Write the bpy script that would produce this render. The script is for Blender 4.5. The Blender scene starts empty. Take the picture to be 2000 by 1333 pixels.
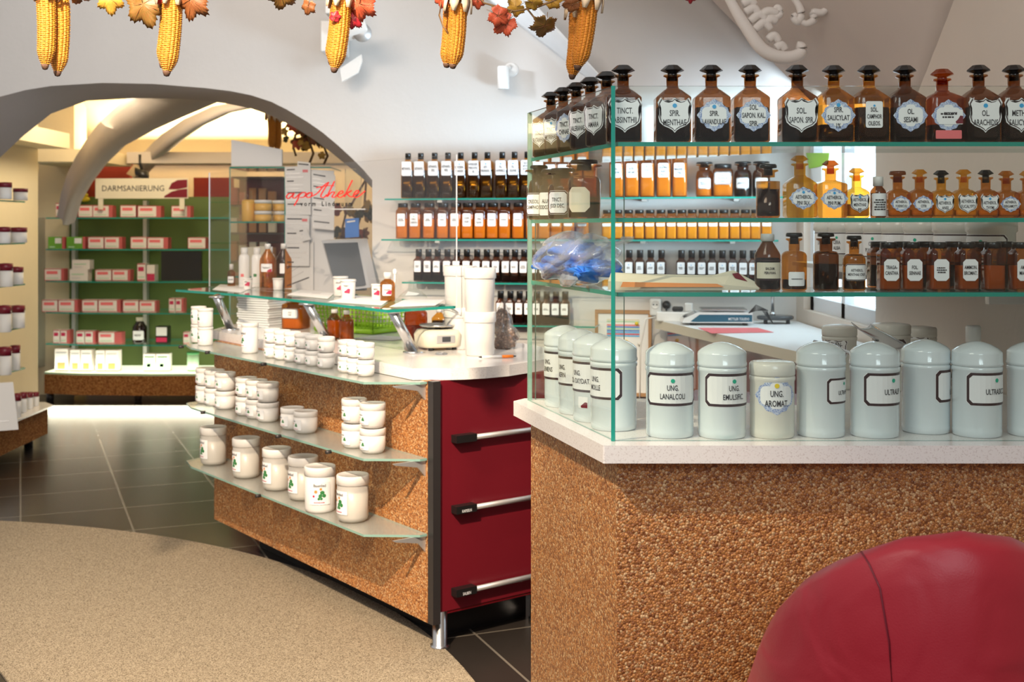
import bpy, bmesh, math, random
from mathutils import Vector as V, Matrix as M4
R_ = random.Random(7)
S = bpy.context.scene
COL = S.collection
PI = math.pi
# ---------------------------------------------------------------- camera
H = 1.45; F = 2340.0; HY = 445.0
cd = bpy.data.cameras.new('camera'); cam = bpy.data.objects.new('camera', cd); COL.objects.link(cam)
cam.location = (0, 0, H); cam.rotation_euler = (PI/2, 0, 0)
cd.sensor_width = 36; cd.lens = F/2000*36; cd.shift_y = (HY-666.5)/2000
cd.clip_start = .05; cd.clip_end = 60
cd.dof.use_dof = True; cd.dof.focus_distance = 2.85; cd.dof.aperture_fstop = 6.3
S.camera = cam
# ---------------------------------------------------------------- world, colour, light
S.view_settings.view_transform = 'Standard'; S.view_settings.look = 'None'
S.view_settings.exposure = 0.35; S.view_settings.gamma = 1.0
S.view_settings.use_curve_mapping = False
try:
    S.cycles.transparent_max_bounces = 48; S.cycles.max_bounces = 8; S.cycles.use_denoising = True
    S.cycles.sample_clamp_indirect = 4.0; S.cycles.caustics_reflective = False; S.cycles.caustics_refractive = False
except Exception: pass
w = bpy.data.worlds.new('world'); S.world = w; w.use_nodes = True
bg = w.node_tree.nodes['Background']; bg.inputs[0].default_value = (1.0, .965, .93, 1); bg.inputs[1].default_value = .42
def area(name, loc, target, size, power, col, sy=None, spread=None):
    l = bpy.data.lights.new(name, 'AREA'); l.energy = power; l.color = col; l.size = size
    if sy: l.shape = 'RECTANGLE'; l.size_y = sy
    if spread: l.spread = spread
    o = bpy.data.objects.new(name, l); COL.objects.link(o); o.location = loc
    o.rotation_euler = (V(target)-V(loc)).to_track_quat('-Z', 'Y').to_euler(); return o
def spot(name, loc, target, power, col, ang=60, rad=.03, blend=.4):
    l = bpy.data.lights.new(name, 'SPOT'); l.energy = power; l.color = col
    l.spot_size = math.radians(ang); l.spot_blend = blend; l.shadow_soft_size = rad
    o = bpy.data.objects.new(name, l); COL.objects.link(o); o.location = loc
    o.rotation_euler = (V(target)-V(loc)).to_track_quat('-Z', 'Y').to_euler(); return o
WARM = (1, .80, .58); COOL = (.80, .90, 1)
spot('halogen_spot_counter', (-.85, 1.3, 3.05), (-.72, 4.6, .45), 680, WARM, 46, .03, .6)
spot('halogen_spot_counter_near', (-.15, 1.7, 3.1), (-.1, 4.4, .9), 60, WARM, 40, .04, .7)
spot('halogen_spot_entrance', (-1.7, 2.2, 3.1), (-1.5, 5.2, 0), 150, WARM, 70, .05)
area('shop_window_daylight', (1.6, -2.6, 3.3), (.9, 2.5, 1.0), 3.4, 92, (.84, .92, 1), 1.3)
area('ceiling_lamp_front', (-.9, 1.0, 3.1), (-.6, 5.0, 1.6), 1.2, 24, (1, .9, .8))
spot('halogen_spot_corner', (-1.3, 1.5, 3.05), (.08, 2.85, .45), 230, WARM, 36, .03, .6)
area('side_window_daylight', (1.27, 4.75, 1.66), (.10, 5.7, 2.25), .7, 18, (.66, .85, 1), .7, math.radians(85))
area('cove_light_back', (-2.2, 10.85, 2.13), (-2.2, 10.3, 3.2), 3.0, 60, (1, .84, .52), .3)
spot('wall_spotlight_right', (-.80, 5.45, 2.36), (.28, 5.45, 2.32), 22, (.80, .90, 1), 60, .05)
area('cove_light_back_left', (-3.2, 8.5, 2.22), (-2.9, 8.3, 3.2), 1.2, 3.5, (1, .84, .55), .3)
area('ceiling_lamp_back', (-2.6, 8.3, 2.62), (-2.9, 9.9, .9), .7, 26, (1, .86, .62))
area('shelf_base_light', (-3.1, 9.80, .285), (-3.1, 9.9, 1.5), 1.5, 5, (.95, 1, .82), .22)
area('added_wall_fill', (-1.6, 3.9, 3.05), (-1.5, 6.2, 2.2), 1.4, 16, (1, .84, .70), .3)  # unseen warm fill, added to lift the wall around the arch
area('under_shelf_light', (-3.0, 9.80, .045), (-3.0, 8.9, .0), 1.6, 5, (1, .92, .68), .06)
# ---------------------------------------------------------------- pixel -> world
def P(px, py, Z): return V(((px-1000)/F*Z, Z, H+(HY-py)/F*Z))
def onz(px, py, z):
    Z = (H-z)*F/(py-HY); return V(((px-1000)/F*Z, Z, z))
def online(px, p0, d):
    k = (px-1000)/F
    t = (k*p0[1]-p0[0])/(d[0]-k*d[1]); return V((p0[0]+t*d[0], p0[1]+t*d[1])), t
# ---------------------------------------------------------------- materials
MATS = {}
def newmat(name):
    m = bpy.data.materials.new(name); m.use_nodes = True; MATS[name] = m
    return m, m.node_tree.nodes, m.node_tree.links
def pr(name, col, rough=.5, metal=0, **kw):
    if name in MATS: return MATS[name]
    m, n, l = newmat(name); b = n['Principled BSDF']
    b.inputs['Base Color'].default_value = (*col, 1); b.inputs['Roughness'].default_value = rough
    b.inputs['Metallic'].default_value = metal
    for k, v in kw.items(): b.inputs[k.replace('_', ' ')].default_value = v
    return m
def ramp(n, stops, interp='LINEAR'):
    r = n.new('ShaderNodeValToRGB'); e = r.color_ramp; e.interpolation = interp
    while len(e.elements) < len(stops): e.elements.new(.5)
    for i, (p, c) in enumerate(stops): e.elements[i].position = p; e.elements[i].color = (*c, 1)
    return r
def tex(n, kind, scale, **kw):
    t = n.new(kind); t.inputs['Scale'].default_value = scale
    for k, v in kw.items(): t.inputs[k].default_value = v
    return t
def coord(n, l, t, which='Object'):
    c = n.new('ShaderNodeTexCoord'); l.new(c.outputs[which], t.inputs['Vector']); return c
def bump(n, l, src, b, dist, st=1.0):
    u = n.new('ShaderNodeBump'); u.inputs['Distance'].default_value = dist; u.inputs['Strength'].default_value = st
    l.new(src, u.inputs['Height']); l.new(u.outputs[0], b.inputs['Normal'])
def thin(name, tint, rough=.02, ior=1.45, spec=1.0, haze=0, hazecol=(1, 1, 1)):
    if name in MATS: return MATS[name]
    m, n, l = newmat(name); n.remove(n['Principled BSDF']); out = n['Material Output']
    tr = n.new('ShaderNodeBsdfTransparent'); tr.inputs[0].default_value = (*tint, 1)
    g = n.new('ShaderNodeBsdfGlossy'); g.inputs['Roughness'].default_value = rough; g.inputs['Color'].default_value = (spec, spec, spec, 1)
    fr = n.new('ShaderNodeFresnel'); ge = n.new('ShaderNodeNewGeometry'); im = n.new('ShaderNodeMapRange')
    im.inputs['To Min'].default_value = ior; im.inputs['To Max'].default_value = 1/ior
    l.new(ge.outputs['Backfacing'], im.inputs['Value']); l.new(im.outputs[0], fr.inputs[0])
    mx = n.new('ShaderNodeMixShader'); l.new(fr.outputs[0], mx.inputs[0])
    base = tr
    if haze:
        d = n.new('ShaderNodeBsdfDiffuse'); d.inputs[0].default_value = (*hazecol, 1)
        m2 = n.new('ShaderNodeMixShader'); m2.inputs[0].default_value = haze
        l.new(tr.outputs[0], m2.inputs[1]); l.new(d.outputs[0], m2.inputs[2]); base = m2
    l.new(base.outputs[0], mx.inputs[1]); l.new(g.outputs[0], mx.inputs[2]); l.new(mx.outputs[0], out.inputs[0])
    return m
def plaster(name, col, var=.04, scale=3):
    m, n, l = newmat(name); b = n['Principled BSDF']; b.inputs['Roughness'].default_value = .85
    t = tex(n, 'ShaderNodeTexNoise', scale, Detail=6); coord(n, l, t)
    r = ramp(n, [(.3, tuple(c*(1-var) for c in col)), (.7, col)]); l.new(t.outputs[0], r.inputs[0]); l.new(r.outputs[0], b.inputs['Base Color'])
    t2 = tex(n, 'ShaderNodeTexNoise', 25, Detail=4); coord(n, l, t2); bump(n, l, t2.outputs[0], b, .004, .35)
    return m
def stone(name, scale, cols, rough=.45, dist=.002, gap=(.05, .02, .008), gw=.25):
    m, n, l = newmat(name); b = n['Principled BSDF']; b.inputs['Roughness'].default_value = rough
    v = tex(n, 'ShaderNodeTexVoronoi', scale); c = coord(n, l, v)
    dn = n.new('ShaderNodeTexWhiteNoise'); l.new(v.outputs['Position'], dn.inputs['Vector'])
    k = len(cols); r = ramp(n, [((i+.5)/k, cc) for i, cc in enumerate(cols)]); l.new(dn.outputs[0], r.inputs[0])
    v2 = tex(n, 'ShaderNodeTexVoronoi', scale); v2.feature = 'DISTANCE_TO_EDGE'; l.new(c.outputs['Object'], v2.inputs['Vector'])
    g = ramp(n, [(0, gap), (gw, (1, 1, 1))]); l.new(v2.outputs['Distance'], g.inputs[0])
    mx = n.new('ShaderNodeMix'); mx.data_type = 'RGBA'; mx.blend_type = 'MULTIPLY'; mx.inputs[0].default_value = .8
    l.new(r.outputs[0], mx.inputs[6]); l.new(g.outputs[0], mx.inputs[7]); l.new(mx.outputs[2], b.inputs['Base Color'])
    inv = n.new('ShaderNodeMath'); inv.operation = 'SUBTRACT'; inv.inputs[0].default_value = 1; l.new(v.outputs['Distance'], inv.inputs[1])
    bump(n, l, inv.outputs[0], b, dist, .8); return m
plaster('wall_plaster', (.66, .64, .62)); plaster('cream_plaster', (.80, .67, .44)); plaster('shaded_plaster', (.50, .46, .43), .08)  # last one: white vault plaster with shade put into its grey
plaster('soffit_plaster', (.46, .40, .37), .10, 2); plaster('beige_wall', (.66, .57, .49)); plaster('warm_lit_plaster', (.60, .51, .45), .1, 2)  # last one: white vault plaster, warm light painted in as beige
plaster('daylit_plaster', (.80, .82, .84), .05, 6); plaster('stucco', (.72, .66, .61))  # first one carries the reveal's daylight in its pale colour
stone('pebble_resin', 190, [(.28, .10, .03), (.54, .225, .065), (.66, .31, .10), (.42, .155, .042), (.74, .48, .24)], gap=(.34, .20, .12), gw=.14, dist=.0025)
stone('pebble_resin_far', 150, [(.26, .10, .03), (.50, .22, .07), (.62, .32, .11), (.36, .14, .045)], .95, gap=(.2, .1, .05))
MATS['pebble_resin_far'].node_tree.nodes['Principled BSDF'].inputs['Specular IOR Level'].default_value = .12
stone('mat_speckle', 330, [(.30, .235, .15), (.47, .38, .26), (.53, .44, .31), (.42, .33, .22), (.14, .10, .06)], .9, .001, (.5, .5, .5))
def mk_floor():
    m, n, l = newmat('floor_tile'); b = n['Principled BSDF']
    c = n.new('ShaderNodeTexCoord'); mp = n.new('ShaderNodeMapping'); mp.inputs['Rotation'].default_value = (0, 0, -math.radians(22.3))
    l.new(c.outputs['Object'], mp.inputs[0])
    br = n.new('ShaderNodeTexBrick'); br.offset = 0; br.inputs['Scale'].default_value = 1
    for k, v in (('Mortar Size', .0045), ('Brick Width', .5), ('Row Height', .5), ('Mortar Smooth', .1)): br.inputs[k].default_value = v
    br.inputs['Color1'].default_value = (.026, .021, .018, 1); br.inputs['Color2'].default_value = (.034, .028, .024, 1); br.inputs['Mortar'].default_value = (.17, .148, .12, 1)
    l.new(mp.outputs[0], br.inputs['Vector'])
    t = tex(n, 'ShaderNodeTexNoise', 7, Detail=8); l.new(mp.outputs[0], t.inputs['Vector'])
    mx = n.new('ShaderNodeMix'); mx.data_type = 'RGBA'; mx.blend_type = 'OVERLAY'; mx.inputs[0].default_value = .12
    l.new(br.outputs[0], mx.inputs[6]); l.new(t.outputs[0], mx.inputs[7]); l.new(mx.outputs[2], b.inputs['Base Color'])
    r = ramp(n, [(.3, (.24,)*3), (.8, (.30,)*3)]); l.new(t.outputs[0], r.inputs[0]); b.inputs['Roughness'].default_value = .25; b.inputs['Specular IOR Level'].default_value = .35
    inv = n.new('ShaderNodeMath'); inv.operation = 'SUBTRACT'; inv.inputs[0].default_value = 1; l.new(br.outputs['Fac'], inv.inputs[1]); bump(n, l, inv.outputs[0], b, .002, .5)
mk_floor()
stone('chips', 75, [(.16, .08, .05), (.34, .19, .12), (.10, .05, .03), (.42, .28, .2)], .7, .012, (.1, .06, .04), .3)
def mk_quartz():
    m, n, l = newmat('quartz'); b = n['Principled BSDF']; b.inputs['Roughness'].default_value = .16
    t = tex(n, 'ShaderNodeTexNoise', 260, Detail=2); coord(n, l, t)
    r = ramp(n, [(.34, (.68, .63, .61)), (.44, (.82, .79, .77))]); l.new(t.outputs[0], r.inputs[0]); l.new(r.outputs[0], b.inputs['Base Color'])
mk_quartz()
def mk_leather():
    m, n, l = newmat('red_leather'); b = n['Principled BSDF']; b.inputs['Roughness'].default_value = .42
    b.inputs['Base Color'].default_value = (.40, .009, .024, 1); b.inputs['Sheen Weight'].default_value = .15
    t = tex(n, 'ShaderNodeTexNoise', 420, Detail=3); c = coord(n, l, t)
    t2 = tex(n, 'ShaderNodeTexNoise', 5.5, Detail=1.5, Distortion=1.4); l.new(c.outputs['Object'], t2.inputs['Vector'])
    u = n.new('ShaderNodeBump'); u.inputs['Distance'].default_value = .03; u.inputs['Strength'].default_value = .35; l.new(t2.outputs[0], u.inputs['Height'])
    bump(n, l, t.outputs[0], b, .0006, .5); l.new(u.outputs[0], b.inputs['Normal'].links[0].from_node.inputs['Normal'])
mk_leather()
def mk_bluewhite():
    m, n, l = newmat('blue_scroll'); b = n['Principled BSDF']; b.inputs['Roughness'].default_value = .3
    t = tex(n, 'ShaderNodeTexNoise', 260, Detail=3, Distortion=2.0); coord(n, l, t)
    r = ramp(n, [(.42, (.16, .24, .52)), (.55, (.62, .68, .80))]); l.new(t.outputs[0], r.inputs[0]); l.new(r.outputs[0], b.inputs['Base Color'])
mk_bluewhite()
def mk_leaf(name, a, b_, vein):
    m, n, l = newmat(name); b = n['Principled BSDF']; b.inputs['Roughness'].default_value = .5
    t = tex(n, 'ShaderNodeTexNoise', 38, Detail=5); coord(n, l, t)
    r = ramp(n, [(.38, a), (.5, vein), (.62, b_)]); l.new(t.outputs[0], r.inputs[0]); l.new(r.outputs[0], b.inputs['Base Color'])
mk_leaf('leaf_olive', (.13, .085, .015), (.22, .065, .02), (.17, .10, .02)); mk_leaf('leaf_gold', (.42, .24, .02), (.34, .12, .03), (.48, .30, .04))
mk_leaf('leaf_red', (.50, .05, .02), (.60, .16, .06), (.42, .06, .03)); mk_leaf('leaf_crimson', (.24, .004, .012), (.36, .02, .03), (.3, .01, .02))
mk_leaf('leaf_bronze', (.22, .07, .02), (.26, .12, .03), (.15, .04, .015)); mk_leaf('leaf_dark', (.03, .05, .01), (.10, .05, .01), (.06, .06, .02))
pr('black', (.012, .011, .011), .35); pr('cap_black', (.010, .009, .009), .28); pr('ink', (.02, .015, .02), .5); pr('frame_ink', (.035, .012, .016), .35)
pr('paper', (.80, .79, .77), .6); pr('paper_cream', (.72, .66, .52), .6); pr('label_white', (.86, .86, .87), .35); pr('white_plastic', (.73, .71, .68), .35)
pr('white_gloss', (.82, .81, .79), .15); pr('dot_blue', (.03, .36, .72), .4); pr('dot_green', (.0, .42, .26), .4); pr('dot_yellow', (.85, .62, .02), .4)
pr('red_ink', (.78, .035, .03), .4); pr('magenta_ink', (.50, .02, .08), .45); pr('wine', (.16, .008, .016), .35); pr('green_ink', (.03, .19, .05), .5); pr('orange_ink', (.72, .25, .06), .5)
pr('porcelain', (.69, .745, .775), .10, Coat_Weight=.5); pr('porcelain_warm', (.70, .68, .62), .2)
pr('steel', (.62, .62, .63), .24, 1); pr('alu', (.60, .59, .58), .48, .7); pr('dark_metal', (.04, .035, .035), .4, .3)
pr('teal_edge', (.010, .27, .21), .12); pr('teal_edge_pale', (.24, .40, .34), .15, Emission_Strength=0.0)
pr('red_gloss', (.145, .003, .008), .07, Coat_Weight=.6); pr('red_wall', (.20, .012, .010), .7); pr('green_panel', (.105, .150, .032), .6)
pr('powder', (.88, .68, .42), .8); pr('powder_dark', (.42, .20, .08), .8); pr('liquid_dark', (.015, .006, .004), .15); pr('salt', (.80, .77, .72), .9); pr('salt_brown', (.52, .40, .30), .9)
pr('cream_amber', (.85, .50, .12), .4); pr('wood', (.42, .22, .09), .5); pr('bag_brown', (.20, .10, .06), .7)
pr('lime', (.30, .55, .02), .4); pr('corn', (.82, .40, .045), .38); pr('corn_gap', (.52, .19, .02), .6); pr('corn_tip', (.10, .05, .03), .8); pr('husk', (.70, .55, .38), .8); pr('twig', (.18, .10, .04), .8)
pr('glove_blue', (.05, .25, .85), .45); pr('scale_teal', (.01, .10, .16), .3); pr('screen_grey', (.05, .055, .06), .15); pr('coral', (.80, .16, .17), .5)
pr('pale_green', (.42, .62, .40), .5); pr('box_white', (.78, .70, .64), .55); pr('box_pink', (.52, .10, .10), .5); pr('box_green', (.13, .34, .03), .5)
pr('yellow', (.75, .55, .02), .5); pr('sky_blue', (.02, .16, .55), .5); pr('orange_plastic', (.85, .22, .01), .4); pr('frosted_tub', (.80, .77, .73), .42); pr('lid_red', (.17, .006, .02), .35)
pr('flat_white', (.80, .80, .80), .7); pr('frame_white', (.70, .72, .75), .5)
thin('pane', (.955, .985, .972), .02, 1.32); thin('satin_glass', (.80, .84, .82), .25, 1.4, 1, .30, (.72, .73, .68)); thin('pane_side', (.955, .985, .972), .02, 1.20); thin('shelf_glass', (.955, .985, .972)); thin('acrylic', (.985, .985, .985), .02, 1.40); thin('clear', (.93, .95, .94), .03)
thin('amber', (.76, .44, .13), .05); thin('amber_dark', (.46, .235, .09), .05); thin('amber_yellow', (.88, .59, .16), .05); thin('amber_red', (.60, .24, .08), .05)
thin('bag_film', (.90, .93, .98), .14, 1.7, 1, .20, (.85, .88, .95)); thin('frosted', (.78, .76, .72), .3, 1.4, 1, .45, (.8, .77, .72)); thin('clear_film', (.9, .88, .86), .1, 1.5, 1, .06)
def emit(name, col, s):
    m, n, l = newmat(name); b = n['Principled BSDF']; b.inputs['Base Color'].default_value = (*col, 1); b.inputs['Emission Color'].default_value = (*col, 1); b.inputs['Emission Strength'].default_value = s
emit('lit_diffuser', (.93, 1, .72), .85); emit('window_light', (.72, .87, 1), 1.6); emit('lamp_dot', (1, .85, .5), 6)
# ---------------------------------------------------------------- mesh builder
def rz2(a): c, s = math.cos(a), math.sin(a); return lambda p: V((p[0]*c-p[1]*s, p[0]*s+p[1]*c, p[2]))
class MB:
    def __init__(s): s.v = []; s.f = []; s.mi = []; s.sm = []; s.names = []
    def idx(s, m):
        if m not in s.names: s.names.append(m)
        return s.names.index(m)
    def add(s, vs, fs, m, smooth=False, T=None):
        o = len(s.v); mi = s.idx(m)
        s.v += [tuple(T(V(v)) if T else v) for v in vs]
        for f in fs: s.f.append([o+i for i in f]); s.mi.append(mi); s.sm.append(smooth)
        return s
    def box(s, a, b, m, T=None, mats=None):
        x0, y0, z0 = a; x1, y1, z1 = b
        vs = [(x0, y0, z0), (x1, y0, z0), (x1, y1, z0), (x0, y1, z0), (x0, y0, z1), (x1, y0, z1), (x1, y1, z1), (x0, y1, z1)]
        fs = [(0, 3, 2, 1), (4, 5, 6, 7), (0, 1, 5, 4), (1, 2, 6, 5), (2, 3, 7, 6), (3, 0, 4, 7)]   # bottom top front right back left
        if not mats: s.add(vs, fs, m, False, T)
        else:
            o = len(s.v); s.v += [tuple(T(V(v)) if T else v) for v in vs]
            for f, mm in zip(fs, mats): s.f.append([o+i for i in f]); s.mi.append(s.idx(mm or m)); s.sm.append(False)
        return s
    def lathe(s, prof, m, n=28, p=2, sx=1, sy=1, T=None, smooth=True, cap=True, rot=0):
        vs = []; fs = []
        for (r, z) in prof:
            pe = p
            for i in range(n):
                a = 2*PI*i/n+rot; c, q = math.cos(a), math.sin(a)
                k = 1 if pe == 2 else 1/((abs(c)**pe+abs(q)**pe)**(1/pe))
                vs.append((r*k*c*sx, r*k*q*sy, z))
        for j in range(len(prof)-1):
            for i in range(n):
                fs.append((j*n+i, j*n+(i+1) % n, (j+1)*n+(i+1) % n, (j+1)*n+i))
        if cap:
            if prof[0][0] > 1e-5: fs.append(tuple(range(n-1, -1, -1)))
            if prof[-1][0] > 1e-5: fs.append(tuple((len(prof)-1)*n+i for i in range(n)))
        return s.add(vs, fs, m, smooth, T)
    def tube(s, pts, r, m, n=8, T=None, closed=False):
        pts = [V(p) for p in pts]; vs = []; fs = []; N = len(pts); rr = r if isinstance(r, (list, tuple)) else [r]*N
        up = V((0, 0, 1))
        for i, p in enumerate(pts):
            d = (pts[min(i+1, N-1)]-pts[max(i-1, 0)])
            if d.length < 1e-9: d = V((0, 0, 1))
            d.normalize(); a = d.cross(up)
            if a.length < .05: a = d.cross(V((0, 1, 0)))
            a.normalize(); b = d.cross(a)
            for k in range(n):
                t = 2*PI*k/n; vs.append(p+(a*math.cos(t)+b*math.sin(t))*rr[i])
        for i in range(N-1):
            for k in range(n): fs.append((i*n+k, i*n+(k+1) % n, (i+1)*n+(k+1) % n, (i+1)*n+k))
        fs.append(tuple(range(n-1, -1, -1))); fs.append(tuple((N-1)*n+k for k in range(n)))
        return s.add(vs, fs, m, True, T)
    def prism(s, poly, z0, z1, m, side=None, T=None):
        n = len(poly); vs = [(x, y, z0) for x, y in poly]+[(x, y, z1) for x, y in poly]
        s.add(vs, [tuple(range(n-1, -1, -1)), tuple(range(n, 2*n))], m, False, T)
        s.add(vs, [(i, (i+1) % n, n+(i+1) % n, n+i) for i in range(n)], side or m, False, T)
        return s
    def sheet(s, grid, m, smooth=True, T=None):
        a = len(grid); b = len(grid[0])
        return s.add([p for row in grid for p in row], [(i*b+j, i*b+j+1, (i+1)*b+j+1, (i+1)*b+j) for i in range(a-1) for j in range(b-1)], m, smooth, T)
    def mesh(s, name):
        me = bpy.data.meshes.new(name); me.from_pydata(s.v, [], s.f)
        for nm in s.names: me.materials.append(MATS[nm])
        me.polygons.foreach_set('material_index', s.mi); me.polygons.foreach_set('use_smooth', s.sm)
        me.update(); return me
    def build(s, name, parent=None, mods=None, loc=None, rz=0):
        return place(name, s.mesh(name), parent, mods, loc, rz)
def place(name, me, parent=None, mods=None, loc=None, rz=0):
    o = bpy.data.objects.new(name, me); COL.objects.link(o)
    if parent: o.parent = parent
    if loc is not None: o.location = loc
    o.rotation_euler[2] = rz
    for k, v in (mods or {}).items():
        if k == 'bevel':
            b = o.modifiers.new('b', 'BEVEL'); b.width = v; b.segments = 2; b.limit_method = 'ANGLE'; b.angle_limit = .6
        if k == 'solid': b = o.modifiers.new('s', 'SOLIDIFY'); b.thickness = v; b.offset = -1
        if k == 'sub': b = o.modifiers.new('u', 'SUBSURF'); b.levels = v; b.render_levels = v
    return o
CACHE = {}
def cached(key, fn):
    if key not in CACHE: CACHE[key] = fn()
    return CACHE[key]
def empty(name, loc, rz=0, label=None, cat=None, group=None):
    o = bpy.data.objects.new(name, None); COL.objects.link(o); o.location = loc; o.rotation_euler[2] = rz; o.empty_display_size = .05
    if label: tag(o, label, cat, group)
    return o
def tag(o, label, cat, group=None, kind=None):
    o['label'] = label; o['category'] = cat
    if group: o['group'] = group
    if kind: o['kind'] = kind
    return o
def struct(o): o['kind'] = 'structure'; return o
ORD = 'first second third fourth fifth sixth seventh eighth ninth tenth eleventh twelfth thirteenth fourteenth fifteenth sixteenth seventeenth eighteenth nineteenth twentieth'.split()
ORD += ['twenty-'+x for x in ORD[:9]]
# ---------------------------------------------------------------- text and labels
TXT = {}
def text_geo(s, bold=.012):
    k = (s, bold)
    if k in TXT: return TXT[k]
    c = bpy.data.curves.new('t', 'FONT'); c.body = s; c.size = 1; c.align_x = 'CENTER'; c.resolution_u = 2; c.offset = bold
    o = bpy.data.objects.new('t', c); COL.objects.link(o)
    bpy.context.view_layer.update()
    me = bpy.data.meshes.new_from_object(o.evaluated_get(bpy.context.evaluated_depsgraph_get()))
    vs = [(v.co.x, v.co.y) for v in me.vertices]; fs = [tuple(p.vertices) for p in me.polygons]
    bpy.data.objects.remove(o); bpy.data.curves.remove(c); bpy.data.meshes.remove(me)
    if vs:
        x0 = min(v[0] for v in vs); x1 = max(v[0] for v in vs); vs = [(x-(x0+x1)/2, y) for x, y in vs]; wd = x1-x0
    else: wd = 0
    TXT[k] = (vs, fs, wd); return TXT[k]
def put_text(mb, s, cx, cz, h, maxw, m, T, d, squash=.72, bold=.012):
    vs, fs, wd = text_geo(s, bold)
    if not vs: return
    sz = h/.72; sx = sz*squash
    if wd*sx > maxw: sx = maxw/wd
    mb.add([(cx+x*sx, d, cz-h/2+y*sz) for x, y in vs], fs, m, False, T)
def sliced(poly, step):
    bm = bmesh.new(); bm.faces.new([bm.verts.new((x, 0, z)) for x, z in poly])
    xs = [p[0] for p in poly]; x = min(xs)+step
    while x < max(xs)-1e-5:
        g = bm.verts[:]+bm.edges[:]+bm.faces[:]
        bmesh.ops.bisect_plane(bm, geom=g, plane_co=(x, 0, 0), plane_no=(1, 0, 0)); x += step
    bmesh.ops.triangulate(bm, faces=bm.faces[:]); bm.verts.index_update()
    r = ([(v.co.x, v.co.z) for v in bm.verts], [tuple(v.index for v in f.verts) for f in bm.faces]); bm.free(); return r
def put_poly(mb, poly, m, T, d, step=None, cx=0, cz=0):
    vs, fs = sliced(poly, step or 9) if step else sliced(poly, 9)
    mb.add([(cx+x, d, cz+z) for x, z in vs], fs, m, False, T)
def oct_(w, h, c):
    w /= 2; h /= 2; return [(-w+c, -h), (w-c, -h), (w, -h+c), (w, h-c), (w-c, h), (-w+c, h), (-w, h-c), (-w, -h+c)]
def rnd(w, h, r):
    w /= 2; h /= 2; o = []
    for cx, cz, a in ((w-r, -h+r, -90), (w-r, h-r, 0), (-w+r, h-r, 90), (-w+r, -h+r, 180)):
        for k in range(4):
            t = math.radians(a+30*k); o.append((cx+r*math.cos(t), cz+r*math.sin(t)))
    return o
def shield(w, h):
    hlf = [(0, .5), (.07, .44), (.20, .405), (.33, .43), (.42, .50), (.50, .36), (.455, .24), (.45, .10), (.475, -.06), (.44, -.20), (.33, -.30), (.16, -.37), (.06, -.43), (0, -.5)]
    pts = [(x*w, z*h) for x, z in hlf[::-1]]; pts += [(-x*w, z*h) for x, z in hlf[1:-1]]
    return pts
def ornate(w, h):
    o = []
    for i in range(48):
        t = 2*PI*i/48; c, s = math.cos(t), math.sin(t)
        r = .5/((abs(c)**1.45+abs(s)**1.45)**(1/1.45))*(1+.045*math.cos(12*t)); o.append((r*c*w, r*s*h))
    return o
def sc(poly, a, b=None): return [(x*a, z*(b or a)) for x, z in poly]
def circ(r, n=12): return [(r*math.cos(2*PI*i/n), r*math.sin(2*PI*i/n)) for i in range(n)]
def bars(mb, n, w, h, T, d, m='ink', cz=0, al=0):
    for i in range(n):
        ww = w*(.55+.4*R_.random()); z = cz+(n/2-.5-i)*h*1.9; x0 = -ww/2 if not al else -w/2
        x = x0
        while x < x0+ww-h:
            k = h*(.8+1.6*R_.random()); x2 = min(x+k, x0+ww)
            mb.add([(x, d, z-h/2), (x2, d, z-h/2), (x2, d, z+h/2), (x, d, z+h/2)], [(0, 1, 2, 3)], m, False, T); x = x2+h*.35
def label_mesh(kind, w, h, lines, z, R=None, y=0, dot=None, th=None, fs=1.0):
    """label centred at height z on the -Y side: flat at y, or wrapped on radius R"""
    mb = MB()
    if R: T = lambda p: V(((R+p[1])*math.sin(p[0]/R), -(R+p[1])*math.cos(p[0]/R), p[2]+z))
    else: T = lambda p: V((p[0], y-p[1], p[2]+z))
    st = w/12 if R else None; e = .0004; tw = w*.86
    if kind == 'shield':
        s = shield(w, h); put_poly(mb, s, 'label_white', T, e, st); put_poly(mb, sc(s, .93), 'frame_ink', T, 2*e, st); put_poly(mb, sc(s, .87), 'label_white', T, 3*e, st); tw = w*.72
    elif kind == 'ornate':
        s = ornate(w, h); put_poly(mb, s, 'blue_scroll', T, e, st); put_poly(mb, rnd(w*.74, h*.52, h*.16), 'label_white', T, 2*e, st)
        put_poly(mb, sc(rnd(w*.3, h*.7, h*.1), 1), 'label_white', T, 1.5*e, st); tw = w*.7
    elif kind == 'frame':
        c = h*.12; put_poly(mb, oct_(w*1.02, h*1.03, c), 'label_white', T, e, st); put_poly(mb, oct_(w, h, c), 'frame_ink', T, 2*e, st)
        b = (th or .05)*h; put_poly(mb, oct_(w-2*b, h-2*b, c*.85), 'label_white', T, 3*e, st)
    elif kind == 'oct': put_poly(mb, oct_(w, h, h*.14), 'label_white', T, e, st)
    elif kind == 'octcream': put_poly(mb, oct_(w, h, h*.2), 'paper_cream', T, e, st)
    elif kind == 'cream': put_poly(mb, rnd(w, h, h*.05), 'paper_cream', T, e, st)
    else: put_poly(mb, rnd(w, h, min(w, h)*.12), 'label_white', T, e, st)
    d = 4.5*e
    if isinstance(lines, int):
        bars(mb, lines, tw*.9, h*.055*fs, T, d)
    elif lines:
        n = len(lines); lh = min(h*.17, h*.5/n*1.0)*fs; gap = lh*1.55
        off = -(h*.07 if dot else 0)
        for i, s in enumerate(lines): put_text(mb, s, 0, off+(n/2-.5-i)*gap, lh, tw, 'ink', T, d, .62)
    if dot:
        r = min(h, w)*.065; zz = h*.27 if not (isinstance(lines, list) and len(lines) > 2) else h*.33
        put_poly(mb, circ(r), dot, T, d, None, 0, zz)
    return mb.mesh('label')
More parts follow.
